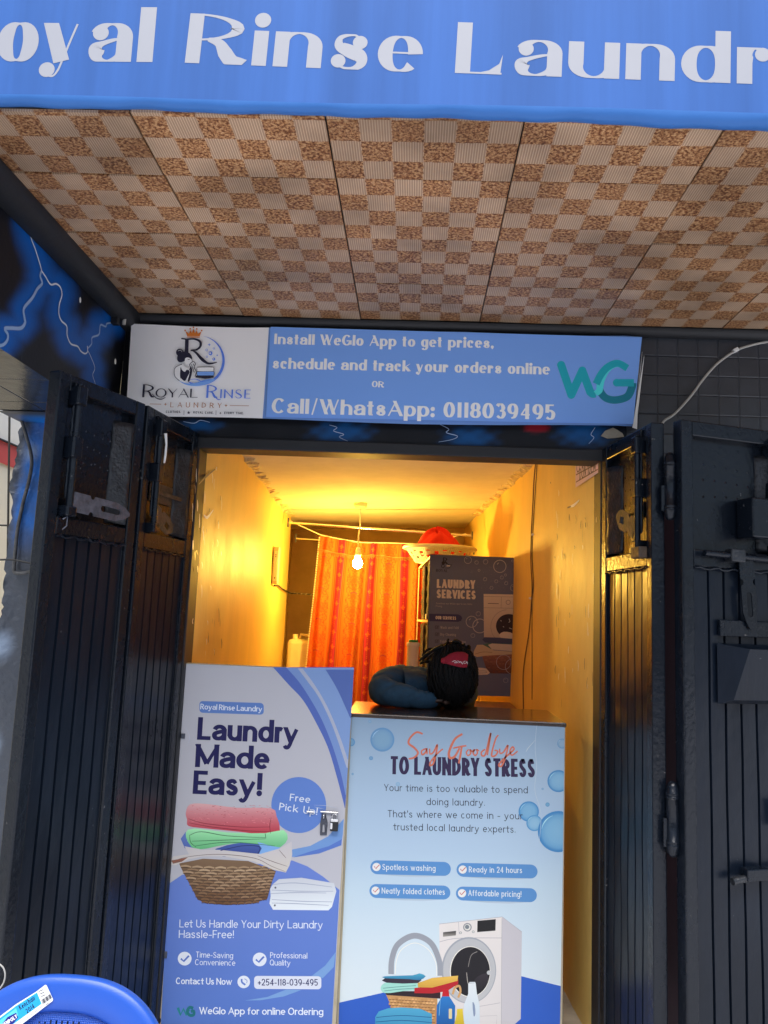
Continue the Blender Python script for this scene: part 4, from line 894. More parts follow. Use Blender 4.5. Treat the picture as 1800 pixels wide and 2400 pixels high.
# creases in the laminate
for P in ([(1210, 1215), (1330, 1222), (1450, 1250)], [(1215, 1230), (1300, 1250)], [(130, 560), (160, 640), (140, 720)]): s.line(H1(*P), 1, (170, 175, 200), 5, 4, .8)
s.build('poster', hd, 'print')
b = MB()
for (xa, ya), (xb, yb) in (((1150, 1270), (1212, 1275)), ((1268, 1270), (1414, 1280))):
    p, q = onY(*h1(xa, ya), YH-.012), onY(*h1(xb, yb), YH-.012); b.tube([p, q], .0042, 10)
p = onY(*h1(1296, 1290), YH-.012); b.tube([p, p+np.array((0, -.010, -.004)), p+np.array((0, -.008, -.014))], .003, 8); b.build('slide_bolt', MATS['chrome'], hd)
P = [onY(*h1(x, y), YH-.006) for x, y in ((1278, 1290), (1310, 1290), (1328, 1360), (1320, 1470), (1262, 1470), (1264, 1370))]; Q = [onY(*h1(x, y), YH-.006) for x, y in ((1286, 1380), (1300, 1380), (1302, 1445), (1282, 1445))]
Mv = Matrix(((1, 0, 0, 0), (0, 0, -1, YH-.004), (0, 1, 0, 0), (0, 0, 0, 1)))
b = MB(); b.prism([(p[0], p[2]) for p in P], [[(p[0], p[2]) for p in Q]], .003, Mv); b.build('hasp', MATS['bare_steel'], hd, bevel=.001)
b = MB()
for zz, dx in ((1610/1, 0),):
    p = onY(*h1(104, 632), YH-.006); b.box(p[0]-.009, p[0]+.008, YH-.008, YH+.002, p[2]-.010, p[2]+.010)
p = onY(*h2(100, 1040), YH-.006); b.box(p[0]-.008, p[0]+.006, YH-.008, YH+.002, p[2]-.012, p[2]+.012); b.build('hinge', MATS['bare_steel'], hd, bevel=.002)
pk = onY(*h1(1384, 1350), YH-.02)
pd = thing('padlock', 'small silver and black padlock hanging from the bolt of the half door', 'padlock', tuple(pk))
b = MB(); b.tube([pk+np.array(q) for q in ((-.010, 0, .0), (-.010, 0, .020), (-.006, 0, .026), (.006, 0, .026), (.010, 0, .02), (.010, 0, 0))], .003, 8); b.build('shackle', MATS['chrome'], pd)
b = MB(); b.box(pk[0]-.016, pk[0]+.016, pk[1]-.007, pk[1]+.007, pk[2]-.038, pk[2]+.002); b.build('lock_body', MATS['black_cable'], pd, bevel=.003)
b = MB(); b.box(pk[0]-.0165, pk[0]-.006, pk[1]-.008, pk[1]+.0075, pk[2]-.030, pk[2]-.006); b.box(pk[0]-.015, pk[0]+.015, pk[1]-.0078, pk[1]+.0075, pk[2]-.002, pk[2]+.010); b.build('plate', MATS['chrome'], pd, bevel=.002)

# ------------------------------------------------------------ counter with its poster
YC = .05
ct = thing('counter', 'tall counter with dark wood top and a pale blue washing machine poster on its front', 'counter', (.19, .27, 0))
CZ = 1.207
b = MB(); b.box(-.256, .628, YC, YC+.018, .0, CZ-.016); b.box(-.256, -.236, YC+.018, .49, 0, CZ-.016); b.box(.608, .628, YC+.018, .49, 0, CZ-.016); b.box(-.236, .608, .30, .315, .1, CZ-.05); b.box(-.236, .608, YC+.018, .49, .55, .57)
b.build('carcass', MATS['beige_board'], ct, bevel=.002)
b = MB(); b.box(-.258, .632, YC-.004, .505, CZ-.016, CZ); b.build('worktop', MATS['dark_wood'], ct, bevel=.003)
s = Sheet((0, YC-.0015, .7), (0, -1, 0)); s.white = (210, 219, 246)
k3 = lambda x, y: (790+x/3.016, 1640+y/3.016); k4 = lambda x, y: (770+x/2.633, 2000+y/2.633)
K3 = lambda *P: [k3(*p) for p in P]; K4 = lambda *P: [k4(*p) for p in P]
Lx = lambda y: float(np.interp(y, [1672, 2000, 2400], [824.5, 811, 793.5])); Rx = lambda y: float(np.interp(y, [1694, 2000, 2400], [1323.5, 1319.5, 1312.5]))
ys = [1672, 1710, 1800, 1900, 2000, 2080, 2180, 2290, 2400, 2700]; cs = [(126, 156, 200), (136, 166, 210), (152, 182, 226), (160, 190, 236), (166, 196, 240), (178, 206, 244), (188, 212, 246), (196, 216, 246), (200, 220, 248), (200, 220, 248)]
tl = lambda x, y: y+(22.5*(x-824)/500 if y < 1700 else 0)
for i in range(9):
    q = [(Lx(ys[i]), tl(Lx(ys[i]), ys[i])), (Rx(ys[i]), tl(Rx(ys[i]), ys[i])), (Rx(ys[i+1]), ys[i+1]), (Lx(ys[i+1]), ys[i+1])]
    s.uvpoly([s.uv(*p) for p in q], [cs[i], cs[i], cs[i+1], cs[i+1]], 0)
for P in (((66, 921), (345, 858), (400, 900), (400, 1900), (40, 1900)), ((1190, 758), (1433, 819), (1428, 1053), (1400, 1900), (1000, 1900), (1140, 1053))): s.poly(K4(*P), (38, 88, 204), .5)
def bubble(fn, sc_, x, y, r, fill, edge_, z, rr=None):
    X, Y_ = fn(x, y); r = r/sc_
    clip = lambda p: (min(max(p[0], Lx(p[1])+.5), Rx(p[1])-.8), p[1])
    n_ = 40; R_ = [0, .55, .8, .93, 1]; mixc = lambda t: tuple(fill[i]+(edge_[i]-fill[i])*t for i in range(3)); C_ = [mixc(t) for t in (0, .1, .4, 1.0, .9)]
    for j in range(4):
        for i in range(n_):
            a, c = 2*math.pi*i/n_, 2*math.pi*(i+1)/n_
            q = [(X+r*R_[j]*math.cos(a), Y_+r*R_[j]*math.sin(a)), (X+r*R_[j+1]*math.cos(a), Y_+r*R_[j+1]*math.sin(a)), (X+r*R_[j+1]*math.cos(c), Y_+r*R_[j+1]*math.sin(c)), (X+r*R_[j]*math.cos(c), Y_+r*R_[j]*math.sin(c))]
            q = [clip(p) for p in q]
            if j == 0: q = [q[0], q[1], q[2]]; s.uvpoly([s.uv(*p) for p in q], [C_[0], C_[1], C_[1]], z)
            else: s.uvpoly([s.uv(*p) for p in q], [C_[j], C_[j+1], C_[j+1], C_[j]], z)
    if r > 8: s.line([clip(p) for p in arc(X, Y_, r*.82, r*.82, 190, 250, 10)], max(.8, r*.05), tuple(min(255, v+45) for v in fill), z+.5, 0, .8)
for q in ((320, 282, 85, (118, 160, 208), (92, 142, 204), .6), (1565, 575, 78, (128, 180, 232), (66, 132, 206), .6), (1355, 790, 72, (118, 174, 230), (64, 134, 210), .6), (1395, 872, 57, (134, 184, 234), (74, 142, 214), .9), (1565, 932, 146, (122, 178, 232), (58, 130, 208), 1.2), (1488, 741, 15, (110, 165, 220), (76, 138, 208), .6),
          (240, 413, 14, (110, 155, 210), (80, 135, 205), .6), (1592, 310, 35, (140, 172, 214), (96, 144, 204), .6), (98, 300, 29, (112, 160, 215), (78, 138, 208), .6), (232, 153, 11, (128, 165, 212), (100, 145, 205), .6), (110, 525, 8, (120, 165, 220), (96, 145, 210), .6), (1453, 630, 8, (130, 170, 220), (96, 145, 210), .6), (430, 597, 15, (140, 178, 226), (116, 164, 222), .6), (1450, 173, 12, (128, 165, 212), (100, 145, 205), .6)): bubble(k3, 3.016, *q)
s.text('TO LAUNDRY STRESS', k3(376, 526), k3(1400, 549), 124/3.016, (44, 32, 78), 2, thick=.205, thin=.17, gap=.07, space=.26)
PK = (198, 112, 98)
for P, w_ in (([(605, 242), (562, 230), (518, 268), (506, 308), (546, 340), (572, 376), (545, 408), (506, 418)], 5), ([(628, 345), (598, 362), (602, 388), (624, 374), (634, 345), (636, 386)], 4), ([(655, 345), (657, 382), (682, 370), (708, 318), (700, 380), (680, 450), (656, 464), (668, 428), (720, 370), (748, 348)], 4.2),
            ([(886, 242), (832, 280), (792, 368), (798, 410), (832, 400), (866, 342)], 6), ([(820, 342), (880, 330), (914, 325)], 4), ([(882, 330), (870, 400), (860, 450)], 5), ([(930, 350), (914, 372), (924, 394), (944, 380), (940, 354), (956, 366), (972, 352), (962, 376), (976, 394), (992, 376), (986, 352), (1004, 362)], 4),
            ([(1046, 350), (1020, 372), (1026, 396), (1050, 382), (1078, 262), (1086, 246), (1062, 392)], 4.2), ([(1140, 250), (1120, 280), (1092, 388), (1116, 396), (1136, 366), (1112, 356)], 4.2), ([(1150, 345), (1152, 378), (1178, 368), (1208, 322), (1186, 420), (1160, 470), (1144, 460), (1176, 420), (1216, 384), (1250, 350), (1240, 334), (1222, 360), (1236, 392), (1276, 364)], 4.2)):
    s.line(K3(*P), w_, PK, 3, 7, .25)
K = dict(thick=.10, thin=.09, gap=.16, space=.3, alt={'a': '@a'}); TX = (30, 34, 62)
for tx, a, b_ in (('Your time is too valuable to spend', (332, 645), (1358, 662)), ('doing laundry.', (632, 744), (1054, 751)), ("That's where we come in - your", (358, 830), (1322, 846)), ('trusted local laundry experts.', (400, 922), (1278, 941))):
    s.text(tx, k3(*a), k3(*b_), 48/3.016, TX, 2, **K)
for (xa, ya, xb), tx, a, b_ in (((258, 42, 755), 'Spotless washing', (332, 102), (662, 110)), ((790, 58, 1290), 'Ready in 24 hours', (866, 117), (1198, 122)), ((252, 188, 752), 'Neatly folded clothes', (328, 248), (720, 256)), ((786, 204, 1286), 'Affordable pricing!', (862, 262), (1196, 270))):
    x0, y0 = k4(xa, ya); x1, y1 = k4(xb, ya+86)
    s.gpoly(K4((xa+60, ya+88), (xb-60, ya+97), (xb-170, ya+108), (xa+200, ya+102)), (150, 176, 214), (178, 202, 238), .6)
    s.rrect(x0, y0, x1, y1, (80, 138, 216), 1, None, .024)
    s.disc(*k4(xa+38, ya+42), 9.6, (216, 222, 242), 1.6); s.line(K4((xa+24, ya+38), (xa+34, ya+52), (xa+56, ya+28)), 1.7, (168, 40, 50), 2)
    s.text(tx, k4(*a), k4(*b_), 35/2.633, (206, 222, 248), 2, thick=.13, thin=.11, gap=.14, space=.26, alt={'a': '@a'})
# washing machine
WM = (206, 208, 228)
s.poly(K4((1072, 392), (1193, 485), (1186, 1022), (1150, 1053), (1100, 1110), (1064, 1110)), (182, 186, 212), 1)
s.gpoly(K4((683, 436), (1072, 392), (1064, 1110), (690, 1160)), (212, 214, 232), (196, 200, 222), 1.2)
s.line(K4((683, 436), (1072, 392), (1193, 485)), 1, (160, 162, 186), 1.6); s.line(K4((1070, 400), (1066, 1053)), .9, (150, 152, 178), 1.6); s.line(K4((685, 546), (800, 524), (1068, 522)), 1, (150, 152, 178), 1.6, 5); s.line(K4((802, 424), (806, 500)), .8, (150, 152, 178), 1.6)
s.poly(K4((919, 416), (1032, 406), (1030, 477), (917, 486)), (16, 16, 22), 2); s.gpoly(K4((707, 487), (787, 478), (786, 506), (706, 515)), (40, 40, 46), (150, 150, 158), 2)
s.disc(*k4(857, 456), 10, (130, 136, 156), 2); s.disc(*k4(857, 456), 7.5, (206, 212, 228), 2.3); s.disc(*k4(855, 454), 5, (110, 122, 142), 2.6)
for x, y in ((815, 490), (893, 484)): s.disc(*k4(x, y), 3, (130, 136, 156), 2); s.disc(*k4(x, y), 1.8, (206, 212, 228), 2.3)
s.disc(*k4(866, 722), 64, (148, 158, 184), 2, 78, 48); s.disc(*k4(868, 724), 61, (172, 180, 202), 2.3, 75, 48); s.disc(*k4(874, 730), 47.5, (224, 228, 240), 2.6, 59.5, 48); s.disc(*k4(875, 730), 46, (20, 18, 28), 3, 58, 48)
s.line(K4((862, 700), (880, 630), (918, 606)), 1.2, (140, 140, 150), 3.4, 6); s.line(K4((852, 735), (858, 790), (866, 810)), 1.4, (170, 170, 180), 3.4, 6); s.gpoly(K4((900, 780), (970, 740), (985, 790), (930, 840)), (44, 40, 54), (26, 24, 34), 3.3, 3); s.disc(*k4(990, 736), 5, (176, 184, 206), 3.6)
s.line(K4((386, 745), (392, 650), (430, 560), (530, 508), (630, 552), (682, 660), (690, 755)), 13, (140, 150, 176), 1.8, 8); s.line(K4((412, 745), (420, 655), (455, 590), (532, 553), (612, 590), (660, 670), (668, 755)), 1.6, (226, 232, 246), 2.3, 8); s.line(K4((640, 575), (676, 670), (684, 755)), 5, (84, 92, 116), 2.2, 8, .4)
s.line(K4((922, 946), (1060, 922)), 1, (160, 162, 186), 1.6); s.line(K4((935, 1005), (1040, 1000), (1036, 1053)), .8, (170, 172, 194), 1.6)
# basket, clothes, bottles
s.gpoly(K4((355, 872), (672, 896), (664, 1300), (440, 1300), (390, 950)), (182, 142, 102), (140, 100, 66), 4)
for r in range(9):
    for i in range(15):
        a = 372+i*20+(r % 2)*10; yy = 892+r*18+i*1.2
        if a > 650 or a < 360+r*5: continue
        s.line(K4((a, yy), (a+15, yy+1)), 4.2, tuple(np.array((196, 156, 112))+rng.uniform(-30, 14)), 4.3); s.line(K4((a, yy+9), (a+16, yy+9)), 1.2, (96, 62, 38), 4.5)
s.line(K4((766, 870), (780, 830), (806, 818), (814, 850), (800, 890)), 5, (190, 152, 108), 4.4, 5)
s.poly(K4((345, 860), (400, 850), (560, 850), (690, 840), (690, 896), (540, 886), (360, 874)), (36, 24, 36), 4.8)
s.poly(K4((322, 825), (360, 796), (450, 800), (545, 800), (545, 838), (470, 848), (348, 862)), (146, 208, 216), 5, 3); s.line(K4((336, 832), (440, 822), (540, 816)), 1.3, (84, 140, 152), 5.4, 4); s.line(K4((345, 848), (440, 838), (530, 832)), 1.3, (84, 140, 152), 5.4, 4)
s.poly(K4((348, 770), (548, 762), (552, 800), (360, 798)), (46, 40, 62), 5.2, 2); s.gpoly(K4((348, 758), (520, 752), (560, 740), (600, 758), (560, 782), (500, 776), (350, 770)), (70, 164, 212), (36, 110, 170), 5.5, 2)
s.poly(K4((530, 830), (620, 822), (800, 776), (800, 806), (730, 850), (640, 864), (530, 862)), (168, 24, 40), 5.2); s.gpoly(K4((550, 800), (640, 768), (800, 754), (796, 786), (700, 812), (640, 828), (552, 826)), (214, 180, 92), (190, 152, 66), 5.6)
s.poly(K4((530, 862), (640, 866), (690, 842), (690, 896), (540, 884)), (44, 18, 28), 5.1)
s.gpoly(K4((288, 1010), (310, 975), (370, 955), (450, 950), (565, 958), (638, 990), (640, 1200), (290, 1200)), (72, 160, 216), (30, 108, 180), 6)
for P in ([(295, 1012), (450, 1000), (635, 1012)], [(292, 1040), (450, 1030), (640, 1044)]): s.line(K4(*P), 1.5, (20, 84, 150), 6.4, 5)
s.gpoly(K4((664, 1120), (668, 938), (700, 882), (745, 882), (782, 940), (776, 1120)), (36, 116, 206), (10, 70, 156), 6); s.poly(K4((700, 882), (706, 836), (740, 836), (746, 882)), (178, 20, 40), 6.4); s.rrect(*k4(742, 958), *k4(762, 1020), (200, 196, 170), 6.6, 2)
s.line(K4((690, 900), (682, 1000)), 2, (110, 176, 236), 6.7, 0, .4)
s.gpoly(K4((828, 1120), (836, 932), (862, 866), (862, 802), (908, 800), (916, 866), (932, 932), (934, 1120)), (206, 220, 246), (176, 200, 238), 6.2); s.poly(K4((866, 800), (870, 793), (904, 793), (908, 800)), (196, 210, 238), 6.5); s.poly(K4((888, 918), (902, 935), (906, 990), (895, 1004)), (120, 140, 186), 6.6, 2)
s.gpoly(K4((758, 1120), (792, 992), (792, 960), (828, 958), (830, 992), (846, 1120)), (206, 190, 62), (170, 150, 36), 6.8)
# laminate wrinkle
s.line(K3((1412, 170), (1400, 330), (1410, 480), (1398, 640), (1440, 800), (1430, 1000)), 1.1, (186, 206, 238), 7.2, 6, .4); s.line(K3((1400, 285), (1352, 340), (1335, 368)), 1.2, (200, 216, 240), 7.2, 5, .6)
s.build('poster', ct, 'gloss_print')
# ------------------------------------------------------------ pendant lamp (the room's only light)
BX, BY = -.455, 2.92
zc_ = 2.486
lp = thing('pendant_lamp', 'bare glowing bulb hanging on a short white cord from the room ceiling', 'lamp', (BX, BY, zc_))
b = MB(); b.lathe([(.0, .012), (.052, .010), (.052, -.012), (.044, -.030), (.0, -.032)], (BX, BY, zc_), 24); b.build('ceiling_rose', MATS['cream_plastic'], lp)
b = MB(); b.tube([(BX, BY, zc_-.03), (BX+.003, BY, zc_-.16), (BX-.006, BY, zc_-.26), (BX-.004, BY, 2.145)], .0055, 8); b.build('cord', MATS['white_plastic'], lp)
b = MB(); b.lathe([(.0, .075), (.014, .07), (.02, .05), (.02, .03), (.024, .028), (.024, .0), (.018, -.004)], (BX-.004, BY, 2.068), 20); b.build('lampholder', MATS['white_plastic'], lp)
b = MB(); b.lathe([(.0, -.040), (.016, -.037), (.030, -.025), (.038, -.004), (.038, .006), (.032, .024), (.022, .040), (.017, .054), (.016, .062)], (BX-.004, BY, 2.012), 24); b.build('bulb', MATS['glow_glass'], lp)

# ------------------------------------------------------------ curtain
YCU = 3.55; KC = (YCU+3.2)/6.5
cu = thing('curtain', 'orange floral curtain with crimson bands strung across the back of the room', 'curtain', (-.4, YCU, .35))
bands = [onY(x, 1420, YCU)[0] for x in (795, 870, 955)]; SPC = bands[1]-bands[0]
NU, NV = 240, 430
def cpos(u, v):
    zt = 2.262-.048*smooth(u*3)-.004*math.sin(u*20); zb = .30
    x = -.815+.90*u-.085*(v**.8)*(1-u)
    amp = .020+.030*v
    y = YCU+amp*math.sin(u*47+.9*math.sin(u*13))+.012*math.sin(u*13+v*2)+.005*math.sin(u*71+v*3)
    return ((x+.004*math.sin(v*9+u*30))*KC, y, 1.6+(zt+(zb-zt)*v-1.6)*KC)
def cpat(x, y):
    """printed cloth: x across, y down (metres)"""
    t = ((x-bands[0])/SPC) % 1.0; t = t-1 if t > .5 else t; bx = t*SPC
    base = np.array((.50, .125, .013))
    if abs(bx) < .030:
        c = np.array((.36, .012, .055)); yy = (y % .12)-.06
        r = math.hypot(bx, yy*.8); th = math.atan2(yy, bx)
        if r < .0135*(1+.30*math.cos(4*th)+.22*math.cos(9*th+1)) or (abs(yy) > .030 and abs(bx) < .004 and math.sin(yy*420) > .1): c = np.array((.60, .12, .03))
        if abs(bx) > .026: c = np.array((.14, .02, .05))
        return c
    if .034 < abs(bx) < .040 or .050 < abs(bx) < .053: return np.array((.38, .04, .01))
    if .034 < abs(bx) < .060: return np.array((.52, .11, .013))
    hx_ = SPC/2-abs(bx); mx = abs(hx_); yy = (y % .26)-.13; c = base.copy(); dark = np.array((.50, .065, .010))
    lace = math.sin(mx*330+2.2*math.sin(yy*120))*math.sin(yy*300+2.0*math.sin(mx*210))
    for cy_, R_ in ((-.065, .050), (.005, .026), (.065, .036), (.115, .018)):
        r = math.hypot(mx, (yy-cy_)*.85); th = math.atan2(yy-cy_, mx)
        if r < R_*(1+.22*math.cos(9*th)) and (lace > -.25 or r < R_*.4): c = dark
        if abs(r-R_*1.28) < .0022 and math.sin(th*13) > -.2: c = np.array((.44, .05, .01))
    if abs(mx-.052-.010*math.sin(yy*72)) < .0026 or (abs(mx-.052) < .013 and lace > .62): c = np.array((.44, .05, .01))
    if mx < .022 and abs(yy-.034-mx*.5) < .005: c = np.array((.30, .03, .07))
    return c
b = MB(); b.grid(cpos, NU, NV); o = b.build('cloth', MATS['cloth'], cu)
ca = o.data.color_attributes.new('Col', 'FLOAT_COLOR', 'POINT'); fl = []
for j in range(NV+1):
    for i in range(NU+1):
        u, v = i/NU, j/NV; c = cpat((-.815+.90*u)*KC, 1.96*v); fl += [*c, 1]
ca.data.foreach_set('color', fl)
b = MB()
for i in range(150):
    u = i/149; x, y, z = cpos(u, .058+.004*math.sin(u*9)); b.tube([(x, y-.008, z), (x+rng.uniform(-.004, .004), y-.012, z-rng.uniform(.018, .034))], .0018, 4, False)
b.tube([tuple(np.array(cpos(i/60, .057+.004*math.sin(i/60*9)))+(0, -.008, 0)) for i in range(61)], .004, 6); b.build('fringe', MATS['table_top'], cu)
b = MB()
for j in range(90):
    x, y, z = cpos(0, .01+j/100); b.lathe([(0, -.007), (.006, -.004), (.008, 0), (.006, .004), (0, .007)], (x-.004, y, z), 8)
b.build('bead_edging', MATS['rope'], cu)
def onpl(x, y, a, c, off=0.0):
    d = np.array([c[0]-a[0], c[1]-a[1], 0]); n_ = np.array([d[1], -d[0], 0]); n_ /= np.linalg.norm(n_)
    if n_ @ (np.array((0, a[1], 0))-np.array((a[0], a[1], 0))) < 0: n_ = -n_
    return on(x, y, np.array((a[0], a[1], 0))+n_*off, n_)
onL = lambda x, y, o_=.0: onpl(x, y, L0, L1, o_); onR = lambda x, y, o_=.0: onpl(x, y, R0, R1, o_)
p0 = onY(680, 1221, 3.5); p1 = onY(750, 1253, 3.54); p2 = onY(990, 1276, 3.53); p3 = onY(1092, 1251, 3.5)
b = MB(); b.tube([p0, p1+(0, 0, .0)]+[np.array(cpos(u, 0))+(0, 0, .004) for u in (.05, .2, .4, .6, .8)]+[p2, p3], .0045, 7); tag(b.build('curtain_string', MATS['rope']), 'pale string tied between the room walls, holding up the orange curtain', 'string')
for nm, (a, c), Y_, lb in (('near', ((676, 1225), (1106, 1256)), 3.16, 'bright steel curtain rail spanning the room in front of the curtain'), ('far', ((694, 1262), (1110, 1292)), 3.72, 'thin steel rail behind the curtain top')):
    t = thing('curtain_rail', lb, 'rail', tuple(onY(*a, Y_)), 'steel rails across the room'); q0, q1 = onY(*a, Y_), onY(*c, Y_)
    b = MB(); b.tube([q0, q1], .010 if nm == 'near' else .008, 10); b.build('tube', MATS['chrome'], t)
    b = MB(); b.box(q0[0]-.008, q0[0]+.004, Y_-.012, Y_+.012, q0[2]-.035, q0[2]+.04); b.build('bracket', MATS['bare_steel'], t)
    b = MB(); b.box(q1[0]-.004, q1[0]+.008, Y_-.012, Y_+.012, q1[2]-.03, q1[2]+.035); b.build('bracket', MATS['bare_steel'], t)

# ------------------------------------------------------------ small things on the room walls
wx = onL(648, 1325, .02)
nL = np.array([L1[1]-L0[1], -(L1[0]-L0[0]), 0]); nL /= np.linalg.norm(nL); dL = np.array([nL[1]*-1, nL[0], 0])
if nL[0] < 0: nL = -nL
dL = np.array([L1[0]-L0[0], L1[1]-L0[1], 0]); dL /= np.linalg.norm(dL)
ML = Matrix(((dL[0], nL[0], 0, 0), (dL[1], nL[1], 0, 0), (0, 0, 1, 0), (0, 0, 0, 1)))
c0 = onL(640, 1325, .0); top_, bot_ = onL(640, 1282, 0)[2], onL(640, 1372, 0)[2]
el = thing('emergency_light', 'narrow cream plastic unit fixed upright on the yellow left wall', 'wall unit', tuple(c0))
T = Matrix.Translation(c0) @ ML; hz = (top_-bot_)/2
b = MB(); b.box(-.05, .05, 0, .045, -hz, hz, T); b.build('casing', MATS['cream_plastic'], el, bevel=.008)
b = MB(); b.box(-.054, -.0505, .012, .038, -hz*.85, hz*.75, T); b.build('lens', MATS['white_plastic'], el, bevel=.002)
for z0, z1 in ((.52, .58), (.42, .48), (-.72, -.64)): b = MB(); b.box(-.0555, -.0542, .02, .027, hz*z0, hz*z1, T); b.build('indicator', MATS['black_cable'], el)
P = [onL(x, y, .012) for x, y in ((643, 1372), (652, 1372), (660, 1379), (672, 1386), (682, 1391))]+[np.array(q) for q in (onY(696, 1391, 3.78), onY(712, 1392, 3.7), onY(732, 1394, 3.62))]
fx = thing('twisted_flex', 'black and white twisted flex running from the cream wall unit to the curtain', 'cable', tuple(P[0]))
PP = [P[i]+(P[i+1]-P[i])*t for i in range(len(P)-1) for t in np.linspace(0, 1, 6)[:-1]]+[P[-1]]
b = MB(); b.tube(PP, .0065, 7); b.build('dark_strand', MATS['black_cable'], fx)
for i in range(1, len(PP)-1, 3):
    q, r = PP[i], PP[i+1]; b = MB(); b.tube([q-(0, 0, .006), (q+r)/2+(0, -.007, 0), r+(0, 0, .006)], .0035, 6); b.build('pale_strand', MATS['white_plastic'], fx)
P = [onR(x, y, .010) for x, y in ((1256, 1080), (1252, 1120), (1249, 1180), (1246, 1236), (1244, 1310), (1247, 1370), (1246, 1405), (1240, 1480), (1230, 1545), (1226, 1590), (1227, 1664), (1227, 1700))]
cb = thing('wall_cable', 'brown cable hanging loosely down the yellow right wall', 'cable', tuple(P[-1]))
b = MB(); b.tube(spline(P, 5), .0036, 8); b.build('sheath', MATS['wood'], cb)
b = MB(); P2 = [onR(x, y, .006) for x, y in ((1259, 1080), (1256, 1130), (1252, 1190), (1249, 1240), (1247, 1300), (1250, 1370), (1247, 1410), (1247, 1500), (1247, 1640))]; b.tube(spline(P2, 5), .0022, 6); b.build('thin_wire', MATS['black_cable'], cb)
for x, y in ((1249, 1253), (1243, 1402)): b = MB(); q = onR(x, y, .012); b.box(q[0]-.008, q[0]+.004, q[1]-.010, q[1]+.010, q[2]-.006, q[2]+.006); b.build('clip', MATS['white_plastic'], cb, bevel=.002)
# paper note
RA, RB_ = np.array((JR+.002, .10)), np.array((xr(1.1), 1.1)); nR = np.array([RB_[1]-RA[1], -(RB_[0]-RA[0]), 0]); nR /= np.linalg.norm(nR)
if nR[0] > 0: nR = -nR
s = Sheet(np.array((RA[0], RA[1], 2.2))+nR*.010, nR); s.white = (215, 180, 130)
s.poly([(1349, 1075), (1402, 1065), (1402, 1108), (1349, 1143)], (214, 156, 118), 0)
for a, c in (((1350, 1113), (1401, 1086)), ((1350, 1130), (1401, 1100))): s.line([a, c], .8, (120, 70, 40), 1)
s.text('011182', (1351, 1110), (1400, 1083), 9, (96, 52, 34), 1.4, thick=.1); s.text('DON IDEM', (1358, 1126), (1396, 1103), 8, (60, 36, 30), 1.4, thick=.12)
o = s.build('paper_note', None); tag(o, 'pinkish ruled paper note with handwriting pasted high on the right room wall', 'note')

# ------------------------------------------------------------ shelving rack with its poster, basin and table
RX0, RX1, RY0, RY1 = .092, .655, 1.90, 3.15
rk = thing('shelving_rack', 'tall shelving rack with a grey blue laundry poster closing its near end', 'rack', (.35, 2.5, 0))
def rxl(y): return RX0-(y-RY0)*.054
def rxr(y): return min(RX1, xr(y)-.008)
b = MB(); b.box(RX0, RX1, RY0, RY0+.012, 1.137, 2.016); b.build('end_panel', MATS['slab'], rk)
b = MB()
for y in (RY0+.014, 2.42, RY1-.02): b.box(rxl(y), rxl(y)+.008, y, y+.010, 0, 2.012)
b.box(rxr(RY1)-.03, rxr(RY1)-.012, RY1-.02, RY1, 0, 2.012); b.build('post', MATS['cream_plastic'], rk)
b = MB()
for z in (2.0, 1.58, 1.16, .6):
    b.add([(rxl(RY0)+.001, RY0+.013, z), (rxr(RY0)-.01, RY0+.013, z), (rxr(RY1)-.012, RY1-.002, z), (rxl(RY1)+.001, RY1-.002, z)]+[(rxl(RY0)+.001, RY0+.013, z+.014), (rxr(RY0)-.01, RY0+.013, z+.014), (rxr(RY1)-.012, RY1-.002, z+.014), (rxl(RY1)+.001, RY1-.002, z+.014)], [(3, 2, 1, 0), (4, 5, 6, 7), (0, 1, 5, 4), (1, 2, 6, 5), (2, 3, 7, 6), (3, 0, 4, 7)])
b.build('shelf', MATS['cream_plastic'], rk)
b = MB(); b.box(rxl(2.0)-.006, rxl(2.0)-.002, 1.95, 2.40, 1.60, 1.635); b.build('shelf_label', MATS['white_plastic'], rk)
def bundle(nm, y0, y1, z0, z1, label, gold, n):
    b = MB()
    b.grid(lambda u, v: (rxl((y0+y1)/2)+.02+.008*math.sin(u*17+v*3)+.003*math.sin(v*31), y0+(y1-y0)*u, z0+(z1-z0)*v), 30, 30)
    b.grid(lambda u, v: (rxl((y0+y1)/2)+.02+.40*v, y0+(y1-y0)*u, z1+.004*math.sin(u*9)), 8, 8); b.grid(lambda u, v: (rxl((y0+y1)/2)+.02+.40*v, y0, z0+(z1-z0)*u), 8, 8)
    o = b.build(nm, MATS['cloth']); cols = []
    for p in b.v:
        k = math.sin(p[1]*38+2*math.sin(p[2]*23))*math.sin(p[2]*31+2*math.sin(p[1]*29))
        cols += [*((.10, .05, .018) if gold and abs(k) < .14 else (.008, .007, .008)), 1]
    o.data.color_attributes.new('Col', 'FLOAT_COLOR', 'POINT').data.foreach_set('color', cols)
    tag(o, label, 'cloth bundle')
for z0, z1, nm in ((1.60, 1.98, 'upper'), (1.18, 1.56, 'lower')):
    bundle('dark_garments', 1.96, 2.40, z0, z1, f'black garments packed on the {nm} shelf just behind the poster panel', False, 0)
    bundle('patterned_cloth', 2.45, 3.10, z0, z1, f'dark cloth with gold scrolls on the {nm} rear shelf near the curtain', True, 0)
s = Sheet((0, RY0-.002, 1.6), (0, -1, 0)); s.white = (186, 176, 178)
q5 = lambda x, y: (940+x/5.53, 1280+y/5.53); Q5 = lambda *P: [q5(*p) for p in P]
RXc = lambda y: 1500-22*(y-130)/1800
s.poly(Q5((372, 106), (1500, 150), (1470, 1950), (350, 1920)), (80, 82, 106), 0)
s.gpoly(Q5((372, 106), (1500, 150), (1497, 330), (370, 300)), (66, 66, 88), (80, 82, 106), .2)
CR = (178, 164, 160); DK = (24, 20, 26)
